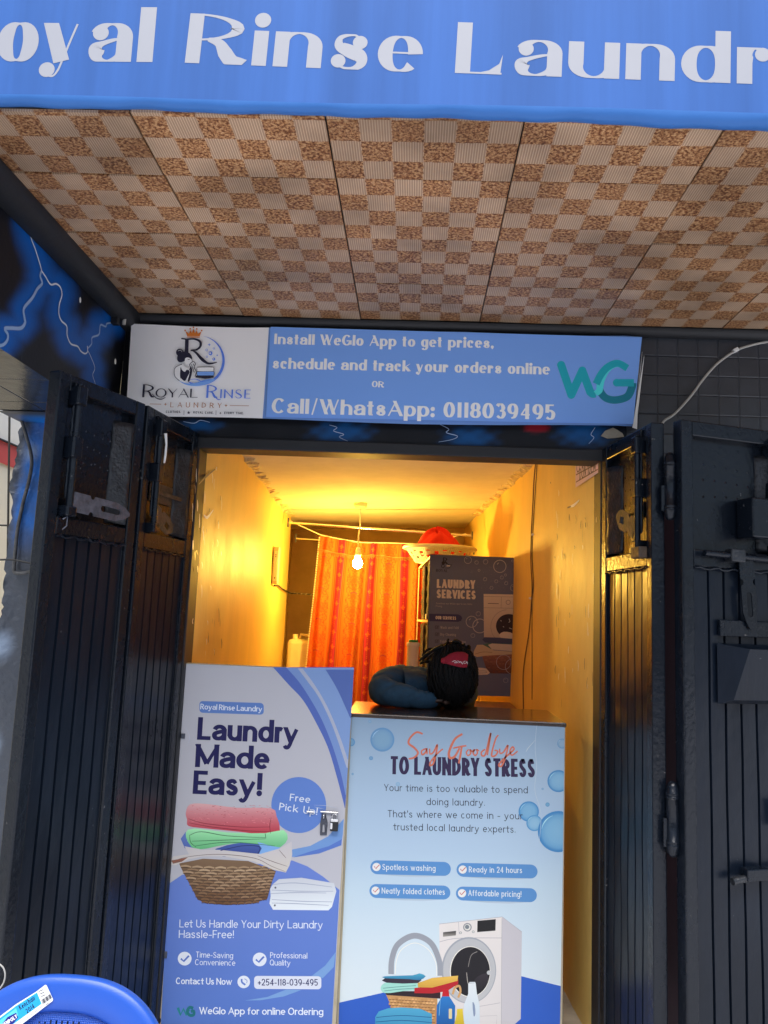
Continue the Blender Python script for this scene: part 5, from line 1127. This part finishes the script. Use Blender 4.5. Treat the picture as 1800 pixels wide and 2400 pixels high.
kw = dict(thick=.26, thin=.2, gap=.09, space=.2)
s.text('LAUNDRY', q5(462, 540), q5(960, 555), 112/5.53, CR, 2, **kw); s.text('SERVICES', q5(458, 672), q5(968, 690), 112/5.53, CR, 2, **kw)
s.text('R', q5(540, 228), q5(600, 232), 15, DK, 1, thick=.2, thin=.07); s.line(Q5((585, 205), (620, 240), (655, 238)), 1.3, DK, 1, 4, .5); s.poly(Q5((525, 210), (545, 196), (570, 206), (562, 236), (536, 246)), DK, 1.4, 3); s.line(Q5((522, 240), (526, 270), (548, 282), (566, 250)), 1.4, DK, 1.4, 4); s.line(Q5((590, 256), (636, 256)), 2.2, CR, 1.4); s.line(Q5((560, 282), (620, 284), (660, 240)), 1.2, DK, 1.4, 5, .6)
s.text('ROYAL', q5(455, 332), q5(602, 338), 38/5.53, DK, 1, thick=.18, thin=.08)
s.text('Download our WeGlo app to see items', q5(455, 752), q5(925, 762), 22/5.53, (140, 134, 140), 1, thick=.1); s.text('Pricing', q5(450, 786), q5(532, 790), 22/5.53, (140, 134, 140), 1, thick=.1)
s.poly(Q5((365, 876), (740, 884), (780, 904), (792, 936), (778, 968), (740, 982), (365, 972)), (46, 42, 78), 1); s.text('OUR SERVICES', q5(446, 946), q5(712, 956), 42/5.53, CR, 2, thick=.22, thin=.18, gap=.1, space=.2)
for y, tx, e in ((1070, 'Wash and Fold', 745), (1160, 'Dry Cleaning', 712), (1252, 'Folding and Ironing', 838), (1340, 'Pick up', 640)):
    s.line(Q5((445, y-36), (482, y-35), (480, y), (443, y-1), (445, y-36)), 1, (30, 28, 40), 1); s.line(Q5((452, y-18), (462, y-8), (486, y-40)), 1.1, (30, 28, 40), 1.4)
    s.text(tx, q5(510, y), q5(e, y+4), 34/5.53, (138, 134, 142), 1, thick=.12, thin=.1)
BB = (142, 138, 148)
for x, y, r in ((866, 180, 46), (978, 211, 23), (1095, 203, 30), (1280, 262, 80), (1088, 428, 22), (1234, 456, 21), (1306, 406, 21), (1354, 374, 15), (1362, 480, 22), (1172, 540, 20), (1010, 314, 14), (1462, 540, 44), (1000, 876, 29), (915, 980, 72), (1020, 1034, 90), (930, 1158, 26), (1446, 192, 14), (1356, 1740, 30)): s.ring(*q5(x, y), r/5.53, max(.7, r/5.53*.11), BB, 1); s.line([q5(x+r*.5*math.cos(a), y+r*.6*math.sin(a)) for a in (3.6, 4.0, 4.4)], max(.6, r/60), (160, 156, 164), 1.3, 0, .4)
for _ in range(50): s.disc(*q5(rng.uniform(900, 1450), rng.uniform(180, 600)), .5, (120, 118, 132), 1, n=6)
s.gpoly(Q5((1070, 620), (1490, 628), (1478, 1210), (1075, 1190)), (176, 160, 150), (150, 134, 128), 1.5)
for P in ([(1070, 652), (1488, 660)], [(1300, 655), (1296, 800)], [(1075, 798), (1484, 806)]): s.line(Q5(*P), .8, (110, 98, 96), 2)
s.line(Q5((1125, 742), (1266, 746)), 1.4, (70, 60, 62), 2); s.ring(*q5(1388, 728), 5, 1, (90, 78, 78), 2); s.ring(*q5(1385, 1045), 40, .9, (120, 106, 104), 2, 95, 265)
cl = lambda P: [q5(min(x, RXc(y)), y) for x, y in P]
s.poly(cl([(1395+165*math.cos(a), 1035+155*math.sin(a)) for a in np.linspace(0, 2*math.pi, 40)[:-1]]), (40, 22, 26), 2.4)
for P in ([(1290, 960), (1300, 975)], [(1400, 940), (1412, 975), (1395, 990)], [(1320, 1040), (1335, 1050)], [(1400, 1060), (1440, 1075)]): s.line(Q5(*P), 1.6, (150, 136, 132), 3)
s.poly(cl([(1275, 1145), (1330, 1110), (1420, 1120), (1484, 1160), (1480, 1195), (1300, 1190)]), (172, 156, 148), 3, 2)
s.poly(cl([(1052, 1210), (1080, 1180), (1250, 1185), (1490, 1205), (1480, 1270), (1250, 1262), (1090, 1250)]), (52, 54, 84), 3.4); s.poly(cl([(1050, 1280), (1130, 1255), (1480, 1268), (1478, 1330), (1160, 1330)]), (60, 84, 74), 3.2); s.poly(cl([(1128, 1280), (1180, 1262), (1430, 1275), (1470, 1300), (1440, 1362), (1180, 1340)]), (164, 148, 142), 3.6)
s.poly(cl([(945, 1360), (985, 1280), (1060, 1278), (1200, 1350), (1480, 1370), (1475, 1400), (1100, 1420), (990, 1436), (942, 1420)]), (158, 136, 116), 3.9); s.line(Q5((960, 1400), (1060, 1372), (1180, 1378)), 1, (104, 86, 74), 4.3, 4)
s.gpoly(cl([(1045, 1410), (1480, 1400), (1470, 1655), (1160, 1650), (1100, 1580)]), (112, 68, 54), (70, 40, 36), 3.5)
for r in range(9):
    for i in range(10): s.line(cl([(1070+r*9+i*40+(r % 2)*20, 1425+r*25), (1100+r*9+i*40+(r % 2)*20, 1427+r*25)]), 1.5, tuple(np.array((132, 84, 66))+rng.uniform(-24, 14)-r*4), 3.7)
s.poly(Q5((940, 1600), (1000, 1575), (1110, 1588), (1148, 1622), (1120, 1664), (945, 1660)), (164, 150, 146), 3, 2); s.line(Q5((960, 1622), (1080, 1616), (1105, 1640), (960, 1645)), 1, (110, 96, 94), 3.4, 4)
s.ring(*q5(1330, 1505), 17, .8, BB, 4.6); s.ring(*q5(1450, 1560), 18, .8, BB, 4.6, 60, 300)
s.build('poster', rk, 'print')
# basin of linen on the rack
bc = np.array((.18, 2.72, 2.016))
bs = thing('laundry_basin', 'white perforated plastic basin on top of the shelving rack', 'basin', tuple(bc))
b = MB(); n = 96
prof = [(.185+.075*t, .012+.105*t) for t in np.linspace(0, 1, 13)]
for i in range(12):
    for k in range(n):
        if 2 <= i <= 9 and i % 4 != 1 and k % 4 in (1, 2) and (k//4+i//4) % 2 == 0: continue
        a, c = 2*math.pi*k/n, 2*math.pi*(k+1)/n
        b.add([(bc[0]+r*math.cos(w_), bc[1]+r*math.sin(w_), bc[2]+z) for (r, z), w_ in ((prof[i], a), (prof[i], c), (prof[i+1], c), (prof[i+1], a))], [(0, 1, 2, 3)], True)
b.lathe([(0, .012), (.185, .012)], bc, n); b.build('bowl', MATS['basin_plastic'], bs, solid=.003)
b = MB(); b.lathe([(.258, .112), (.262, .128), (.275, .132), (.284, .124), (.284, .112), (.272, .106), (.258, .112)], bc, 64); b.build('rim', MATS['basin_plastic'], bs)
b = MB()
def mound(u, v):
    a = 2*math.pi*u; r = .215*(v**.8)*(1+.06*math.sin(a*3)+.04*math.sin(a*7+2)); h = .205*(1-v**1.7)*(1+.10*math.sin(a*2+1))
    return (bc[0]-.0+r*math.cos(a)-.03*(1-v), bc[1]+r*math.sin(a), bc[2]+.055+h+.010*math.sin(a*5+v*8)+.006*math.sin(a*11+v*14))
b.grid(mound, 64, 20); o = b.build('red_cloth', MATS['red_cloth']); tag(o, 'bright red cloth heaped in the white basin on the rack', 'cloth')
tb = thing('side_table', 'orange brown table just behind the counter below the shelving poster', 'table', (.3, 1.42, 0))
b = MB(); b.box(-.08, xr(1.85)-.012, 1.0, 1.86, 1.075, 1.10); b.build('table_top', MATS['table_top'], tb, bevel=.003)
for x, y in ((-.05, 1.04), (.58, 1.04), (-.05, 1.80), (.58, 1.80)): b = MB(); b.box(x, x+.04, y, y+.04, 0, 1.075); b.build('leg', MATS['wood'], tb)
bt = thing('plastic_canister', 'slim white plastic canister with a green lid beside the shelving rack', 'canister', (.005, 1.74, 1.10))
b = MB(); b.lathe([(0, 0), (.034, 0), (.037, .01), (.037, .325), (.041, .33), (.041, .348), (.036, .352), (0, .353)], (.003, 1.74, 1.10), 24); b.build('canister_body', MATS['rope'], bt)
b = MB(); b.lathe([(0, .0), (.030, .0), (.030, .014), (0, .016)], (.003, 1.74, 1.4535), 24); b.build('lid', MATS['green_lid'], bt)
# jerrycan
jc = thing('jerrycan', 'cream plastic jerrycan standing beside the left edge of the curtain', 'jerrycan', (-.96, 3.76, .98))
b = MB(); b.box(-1.10, -.83, 3.66, 3.86, .981, 1.377); b.build('can', MATS['cream_plastic'], jc, bevel=.035)
b = MB(); b.tube([(-.89, 3.76, 1.367), (-.90, 3.76, 1.407), (-.99, 3.76, 1.417), (-1.01, 3.76, 1.372)], .014, 10); b.build('handle', MATS['cream_plastic'], jc)
b = MB(); b.lathe([(.024, -.02), (.024, .03), (.0, .032)], (-1.045, 3.76, 1.387), 18); b.build('cap', MATS['cream_plastic'], jc)
st = thing('stand', 'low wooden stand carrying the cream jerrycan at the back of the room', 'stand', (-.96, 3.76, 0))
b = MB(); b.box(-1.13, -.80, 3.64, 3.90, .95, .98); b.build('board', MATS['wood'], st)
for x, y in ((-1.12, 3.65), (-.84, 3.65), (-1.12, 3.86), (-.84, 3.86)): b = MB(); b.box(x, x+.03, y, y+.03, 0, .95); b.build('leg', MATS['wood'], st)

# ------------------------------------------------------------ the person asleep on the counter
def skin(name, V, E, m, parent, sub=2, root=0):
    me = bpy.data.meshes.new(name); me.from_pydata([v[:3] for v in V], E, []); o = bpy.data.objects.new(name, me); COL.objects.link(o)
    o.modifiers.new('skin', 'SKIN'); o.modifiers['skin'].branch_smoothing = .6
    for i, v in enumerate(V):
        sv = me.skin_vertices[0].data[i]; r = v[3]; sv.radius = r if isinstance(r, tuple) else (r, r); sv.use_root = (i == root)
    sb = o.modifiers.new('sub', 'SUBSURF'); sb.levels = sb.render_levels = sub
    me.materials.append(MATS[m]); attach(o, parent)
    dg = bpy.context.evaluated_depsgraph_get(); ev = o.evaluated_get(dg); nm = bpy.data.meshes.new_from_object(ev)
    o.modifiers.clear(); o.data = nm
    nm.polygons.foreach_set('use_smooth', [True]*len(nm.polygons))
    return o
pn = thing('person', 'person in a dark blue sweatshirt asleep face down on folded arms on the counter', 'person', (.2, 1.0, 0))
V = [(.20, 1.02, .92, .13), (.19, .88, 1.08, .12), (.18, .72, 1.22, .125), (.185, .60, 1.30, .055), (.187, .50, 1.335, .062), (.185, .40, 1.352, .084), (.185, .345, 1.335, .072),
     (-.01, .68, 1.28, .062), (-.150, .385, 1.262, .045), (-.02, .335, 1.248, .036), (.11, .352, 1.238, .025), (.15, .40, 1.236, .028),
     (.28, .72, 1.26, .062), (.245, .52, 1.255, .045), (.22, .44, 1.25, .036), (.19, .38, 1.243, .028), (.175, .345, 1.242, .03),
     (.10, 1.06, .86, .10), (.09, 1.04, .47, .062), (.09, 1.10, .09, .042), (.09, 1.02, .04, .035), (.30, 1.06, .86, .10), (.31, 1.04, .47, .062), (.31, 1.10, .09, .042), (.31, 1.02, .04, .035)]
E = [(0, 1), (1, 2), (2, 3), (3, 4), (4, 5), (5, 6), (2, 7), (7, 8), (8, 9), (9, 10), (10, 11), (2, 12), (12, 13), (13, 14), (14, 15), (15, 16), (0, 17), (17, 18), (18, 19), (19, 20), (0, 21), (21, 22), (22, 23), (23, 24)]
for base, dx, th in ((11, 1, 1), (16, -1, -1)):
    bx_, by_, bz_ = V[base][:3]
    for k, (dy, l1) in enumerate(((-.024, .030), (-.009, .036), (.007, .034), (.022, .027))):
        i = len(V); V += [(bx_+dx*.035, by_+dy, bz_+.004, .009), (bx_+dx*(.035+l1), by_+dy*1.1, bz_+.002, .0085), (bx_+dx*(.035+l1*1.7), by_+dy*1.1, bz_-.008, .0075)]; E += [(base, i), (i, i+1), (i+1, i+2)]
    i = len(V); V += [(bx_+dx*.005, by_-.036*th*dx, bz_, .010), (bx_+dx*.03, by_-.052*th*dx, bz_-.003, .009)]; E += [(base, i), (i, i+1)]
skin('body', V, E, 'skin', pn)
V = [(.20, 1.03, .90, .165), (.19, .88, 1.08, .155), (.18, .72, 1.225, (.15, .15)), (.185, .615, 1.295, .075),
     (.06, .66, 1.265, .115), (-.035, .615, 1.305, .094), (-.10, .50, 1.294, .084), (-.150, .385, 1.275, .068), (-.095, .335, 1.266, .060), (-.02, .318, 1.257, .051), (.05, .325, 1.246, .040), (.12, .35, 1.238, .031),
     (.28, .72, 1.26, .08), (.262, .62, 1.26, .068), (.245, .52, 1.258, .054), (.22, .44, 1.250, .047), (.19, .38, 1.243, .038), (.03, .54, 1.285, .100), (.045, .42, 1.268, .072)]
E = [(4, 17), (17, 18), (0, 1), (1, 2), (2, 3), (2, 4), (4, 5), (5, 6), (6, 7), (7, 8), (8, 9), (9, 10), (10, 11), (2, 12), (12, 13), (13, 14), (14, 15), (15, 16)]
o = skin('sweatshirt', V, E, 'sweatshirt', pn, 4)
for v in o.data.vertices:      # sleeve folds fanning out from the crook of the elbow
    p = v.co; a_ = math.atan2(p.y-.47, p.x+.01); r_ = math.hypot(p.x+.01, p.y-.47); k = math.exp(-((r_-.14)/.10)**2)*(1 if p.x < .12 else .2)
    f_ = -.007*(1-abs(math.sin(a_*4.5+.9*math.sin(p.z*38+a_))))**2.2*k-.003*(1-abs(math.sin(p.y*46-p.x*30+p.z*38)))**2+.006*k
    v.co = p+v.normal*f_
    if v.co.z < CZ+.003 and v.co.y < .5: v.co.z = CZ+.003
V = [(.20, 1.06, .93, .16), (.10, 1.06, .84, .115), (.09, 1.04, .47, .08), (.09, 1.10, .12, .06), (.30, 1.06, .84, .115), (.31, 1.04, .47, .08), (.31, 1.10, .12, .06)]
skin('trousers', V, [(0, 1), (1, 2), (2, 3), (0, 4), (4, 5), (5, 6)], 'trousers', pn)
for x in (.09, .31): b = MB(); b.box(x-.045, x+.045, .94, 1.16, .001, .075); b.build('shoe', MATS['black_cable'], pn, bevel=.025)
HC, HR = np.array((.184, .375, 1.350)), np.array((.104, .110, .138))
b = MB()
def cap(u, v):
    a, t = 2*math.pi*u, math.pi*v; r = 1+.035*math.sin(a*9+t*5)+.03*math.sin(a*17-t*7)
    return tuple(HC+HR*r*np.array((math.sin(t)*math.cos(a), math.sin(t)*math.sin(a), math.cos(t))))
b.grid(cap, 64, 40); b.build('hair', MATS['hair'], pn)
b = MB(); rl = np.random.default_rng(3)
for i in range(260):
    a = rl.uniform(0, 2*math.pi); t0 = rl.uniform(.05, 1.1); sg = HC+HR*1.0*np.array((math.sin(t0)*math.cos(a), math.sin(t0)*math.sin(a), math.cos(t0)))
    L_ = rl.uniform(.6, 1.5); pts = []
    for k in range(7):
        t = min(2.45, t0+L_*k/6); w_ = a+.12*math.sin(k+i); rr = 1.05+.05*math.sin(k*1.3+i)+.03*rl.uniform(-1, 1)
        pts.append(HC+HR*rr*np.array((math.sin(t)*math.cos(w_), math.sin(t)*math.sin(w_), math.cos(t))))
    b.tube(pts, [.0052*(1-.06*k) for k in range(7)], 5)
hq = lambda x, y, Y_: onY(840+x/5.53, 1450+y/5.53, Y_)
for P in ([(1300, 330), (1200, 330), (1160, 300), (1168, 262)], [(1330, 320), (1280, 290), (1230, 300), (1170, 340)], [(1380, 380), (1360, 340), (1375, 330)], [(1420, 420), (1440, 380), (1430, 352), (1412, 362)], [(1250, 400), (1100, 350), (980, 400), (860, 480), (790, 550)], [(1200, 420), (1060, 370), (940, 430), (850, 520), (820, 570)], [(1180, 440), (1020, 400), (900, 400), (830, 480)], [(1150, 470), (1000, 450), (900, 520), (860, 560), (905, 545)], [(1120, 520), (1000, 520), (940, 560), (930, 545)], [(1100, 560), (980, 560), (880, 560), (800, 580)], [(1300, 310), (1250, 280), (1290, 284)], [(1400, 400), (1470, 460), (1490, 560), (1480, 680), (1470, 760)], [(1430, 440), (1460, 560), (1440, 700), (1450, 860)]):
    P = spline([hq(x, y, .37+.03*math.sin(x)) for x, y in P], 4); b.tube(P, [.0085*(1-.5*k/len(P)) for k in range(len(P))], 7)
b.build('dreadlocks', MATS['hair'], pn)
def ell(x, y, k):
    d = ray(x, y); o_ = (CAM-HC)/(HR*k); dd = d/(HR*k); A_q, B_q, C_q = dd @ dd, 2*(o_ @ dd), o_ @ o_-1
    disc = max(0, B_q*B_q-4*A_q*C_q); return CAM+d*((-B_q-math.sqrt(disc))/(2*A_q))
tp = spline([(1120, 505), (1200, 452), (1280, 432), (1370, 438), (1424, 470)], 6); bt_ = spline([(1120, 582), (1200, 600), (1280, 622), (1350, 634), (1402, 630)], 6)
hp_ = lambda u, v: (lambda p: ell(840+p[0]/5.53, 1450+p[1]/5.53, 1.13))(np.array([np.interp(u, np.linspace(0, 1, len(tp)), [q[0] for q in tp])*(1-v)+np.interp(u, np.linspace(0, 1, len(bt_)), [q[0] for q in bt_])*v, np.interp(u, np.linspace(0, 1, len(tp)), [q[1] for q in tp])*(1-v)+np.interp(u, np.linspace(0, 1, len(bt_)), [q[1] for q in bt_])*v]))
b = MB(); b.grid(lambda u, v: tuple(hp_(u, v)+np.array((0, -.003*math.sin(v*math.pi)-.002*math.sin(u*25+v*4), 0))), 24, 10)
kc = ell(840+1108/5.53, 1450+545/5.53, 1.13); b.lathe([(0, -.012), (.010, -.008), (.013, 0), (.010, .008), (0, .012)], kc, 12); o = b.build('headband', MATS['headband'], pn, solid=.004)
b = MB()
for P in ([(1215, 560), (1250, 545), (1285, 570), (1240, 570)], [(1285, 545), (1310, 560), (1300, 575), (1325, 555), (1330, 575)], [(1345, 560), (1335, 575), (1355, 580), (1345, 590)], [(1385, 550), (1365, 560), (1372, 580), (1392, 575)], [(1400, 550), (1398, 575), (1412, 560), (1414, 590)]):
    b.tube([ell(840+x/5.53, 1450+y/5.53, 1.185) for x, y in spline(P, 4)], .0012, 5)
b.build('headband_writing', MATS['white_plastic'], o)

# ------------------------------------------------------------ blue plastic chair
CH = np.array((-.805, -1.20, .70)); nC = np.array((0, -.985, .173)); nC /= np.linalg.norm(nC); vC = np.array((0, .173, .985)); vC /= np.linalg.norm(vC)
chair = thing('plastic_chair', 'bright blue plastic chair with a perforated back and sticker, in front of the left doors', 'chair', (-.805, -1.4, -.12))
def cpt(a, c, e=0.0): return CH+np.array((1, 0, 0))*a+vC*c+nC*e       # a across, c up from the top of the back (negative), e proud
def arch(W, H, c0, n=72):
    out = []
    for i in range(n+1):
        a = math.pi*i/n; out.append((W*math.copysign(abs(math.cos(a))**.80, math.cos(a)), c0+H*abs(math.sin(a))**.72))
    return out
oA, iA = arch(.292, .40, -.40), arch(.222, .325, -.40)
b = MB(); rows = []
for k, (t, e) in enumerate(((0, -.022), (-.012, -.012), (.0, -.002), (.06, .004), (.25, .006), (.6, .006), (.9, .004), (1.0, .0), (1.03, -.008))):
    rows.append([cpt(o_[0]+(i_[0]-o_[0])*t, o_[1]+(i_[1]-o_[1])*t, e) for o_, i_ in zip(oA, iA)])
n = len(oA); b.add([p for r in rows for p in r], [(j*n+i, j*n+i+1, (j+1)*n+i+1, (j+1)*n+i) for j in range(len(rows)-1) for i in range(n-1)], True)
b.build('back_rim', MATS['chair_plastic'], chair)
b = MB(); c_ = .0046
def inside(x, y): return y > -.40 and (abs(x)/.234)**2.5+((y+.40)/.336)**2.78 < 1.0
for i in range(-52, 52):
    for j in range(0, 75):
        x, y = i*c_, -.40+j*c_
        if not inside(x+c_/2, y+c_/2): continue
        lim = (abs(x+c_/2)/.198)**2.5+((y+c_/2+.40)/.303)**2.78
        if lim < 1 and (i % 3 == 1) and j % 3 in (1, 2): continue
        q = [(x, y), (x+c_, y), (x+c_, y+c_), (x, y+c_)]; b.add([cpt(a, d_, -.010+.0*a) for a, d_ in q], [(0, 1, 2, 3)], True)
b.build('perforated_back', MATS['chair_plastic'], chair, solid=.003)
b = MB(); b.grid(lambda u, v: (-.805-.23+.46*u, -1.245-.43*v, .285+.02*math.cos((u-.5)*3)*0+.03*(2*u-1)**2-.02*math.sin(v*3)), 20, 16); b.build('seat', MATS['chair_plastic'], chair, solid=.012)
b = MB()
for sx in (-1, 1): b.tube([(-.805+sx*.262, -1.26, .30), (-.805+sx*.262, -1.22, .44)], [.03, .02], 8)
b.build('side_frame', MATS['chair_plastic'], chair)
for x, y, dx, dy in ((-.20, -1.26, -.05, .05), (.20, -1.26, .05, .05), (-.20, -1.65, -.05, -.04), (.20, -1.65, .05, -.04)): b = MB(); b.tube([(-.805+x, y, .29), (-.805+x+dx, y+dy, -.118)], [.026, .018], 8); b.build('leg', MATS['chair_plastic'], chair)
s = Sheet(cpt(0, 0, .0085), nC, (1, 0, 0)); s.white = (228, 232, 238); s5 = lambda x, y: (x/3.95, 2000+y/3.95); S5 = lambda *P: [s5(*p) for p in P]
s.poly(S5((420, 1216), (432, 1222), (492, 1352), (486, 1368), (180, 1600), (-130, 1830), (-200, 1760), (-30, 1530), (150, 1395), (330, 1284)), (222, 226, 232), 0)
s.poly(S5((342, 1288), (386, 1392), (110, 1590), (-90, 1760), (-170, 1740), (-20, 1540), (150, 1412)), (30, 160, 226), 1)
s.poly(S5((0, 1545), (150, 1432), (168, 1500), (60, 1600), (-100, 1750)), (88, 200, 240), 1.2)
s.text('Kenchair', s5(188, 1452), s5(332, 1352), 11, (14, 16, 40), 2, thick=.14, alt={'a': '@a'}); s.text('2014', s5(252, 1482), s5(324, 1428), 10, (14, 16, 40), 2, thick=.15)
s.poly(S5((30, 1565), (70, 1515), (150, 1475), (168, 1520), (130, 1570), (40, 1640), (-20, 1640)), (22, 30, 128), 2); s.text('KENPOLY', s5(30, 1612), s5(164, 1520), 8.5, (225, 228, 238), 3, thick=.2, gap=.1)
for i in range(9): s.line(S5((384+i*9.4, 1358-i*6.6), (400+i*9.4, 1396-i*6.6)), 1+.9*(i*7 % 3), (70, 74, 84), 2)
for i in range(3): s.line(S5((362+i*10, 1278+i*24), (398+i*12, 1262+i*23)), 1.5, (60, 64, 74), 2)
s.line(S5((425, 1402), (452, 1384)), 1.1, (70, 74, 84), 2)
for i in range(7): s.line(S5((395-i*45, 1412+i*34), (366-i*45, 1434+i*34)), .8, (120, 124, 132), 2)
s.build('sticker', chair, 'print')

# ------------------------------------------------------------ unseen building added across the street for the glossy doors to mirror
ob = thing('reflection_building', 'low grey unseen building added across the street for the doors to reflect', 'building', (0, -11, -.12))
b = MB(); b.box(-16, 16, -15, -11, -.118, 2.55); b.build('wall', MATS['slab'], ob)
b = MB(); b.box(-16.3, 16.3, -15.2, -10.7, 2.55, 2.75); b.build('roof', MATS['maroon'], ob)
for i in range(6): b = MB(); b.box(-13+i*4.6, -11.4+i*4.6, -11.004, -10.95, .9, 2.0); b.build('window', MATS['black_trim'], ob)
for i in range(3): b = MB(); b.box(-10.6+i*9.2, -9.4+i*9.2, -11.004, -10.96, -.118, 2.0); b.build('door', MATS['wood'], ob)

# ------------------------------------------------------------ cables outside
def cable(name, pts, r, m, label, sub=5):
    b = MB(); b.tube(spline(pts, sub), r, 8); o = b.build(name, MATS[m]); tag(o, label, 'cable'); return o
cc = thing('surface_cable', 'pale grey cable clipped to the dark tiled wall above the right doors', 'cable', tuple(onY(1800, 801, -.01)))
b = MB(); b.tube(spline([onY(x, y, -.010) for x, y in ((1520, 1060), (1548, 1003), (1557, 986), (1582, 969), (1620, 927), (1648, 889), (1679, 854), (1717, 826), (1750, 812), (1800, 801), (1900, 788))], 5), .0052, 10); b.build('sheath', MATS['grey_cable'], cc)
q = onY(1724, 821, -.012); b = MB(); b.box(-.011, .011, -.010, .012, -.008, .008, Matrix.Translation(q) @ Matrix.Rotation(-.5, 4, 'Y')); b.build('clip', MATS['white_plastic'], cc, bevel=.002)
cable('pier_cable', [onY(x, y, -.024) for x, y in ((46, 975), (52, 990), (64, 1030), (72, 1060), (74, 1090), (67, 1130), (55, 1175), (46, 1215), (40, 1250), (36, 1290), (33, 1330), (34, 1341), (48, 1344), (80, 1338))], .0075, 'old_cable', 'thick grey cable looping down the rough blue pier at far left')
cable('black_wire', [onY(x, y, -.05) for x, y in ((-60, 1314), (0, 1312), (30, 1312), (62, 1318), (95, 1325))], .004, 'black_cable', 'thin black wire crossing the pier to the outer left door leaf')
cable('drop_wire', [onY(x, y, .9) for x, y in ((23, 900), (22, 1000), (20, 1150), (18, 1300), (14, 1500), (8, 1800))], .006, 'black_cable', 'vertical black wire hanging in the gap before the red banded building')
cable('cross_wire', [onY(x, y, 1.1) for x, y in ((-200, 1226), (0, 1231), (40, 1233), (120, 1237))], .005, 'black_cable', 'level black wire in the gap before the red banded building')
cable('loose_lead', [onY(x, y, -.92) for x, y in ((-40, 2250), (2, 2262), (12, 2288), (0, 2316), (-30, 2330))], .0022, 'grey_cable', 'thin grey lead looping out beside the bottom of the left door')
wbk = thing('wall_bracket', 'small black bracket with a pale fitting in the corner above the lightning mural', 'bracket', (-1.28, -.16, 2.76))
p = onX(270, 735, -1.29); b = MB(); b.box(-1.298, -1.27, p[1]-.02, p[1]+.01, p[2]-.05, p[2]+.045); b.build('plate', MATS['black_trim'], wbk, bevel=.003)
b = MB(); b.tube([(-1.262, p[1]+.03, p[2]+.03), (-1.262, p[1]+.032, p[2]-.035)], [.010, .007], 10); b.build('fitting', MATS['grey_cable'], wbk)
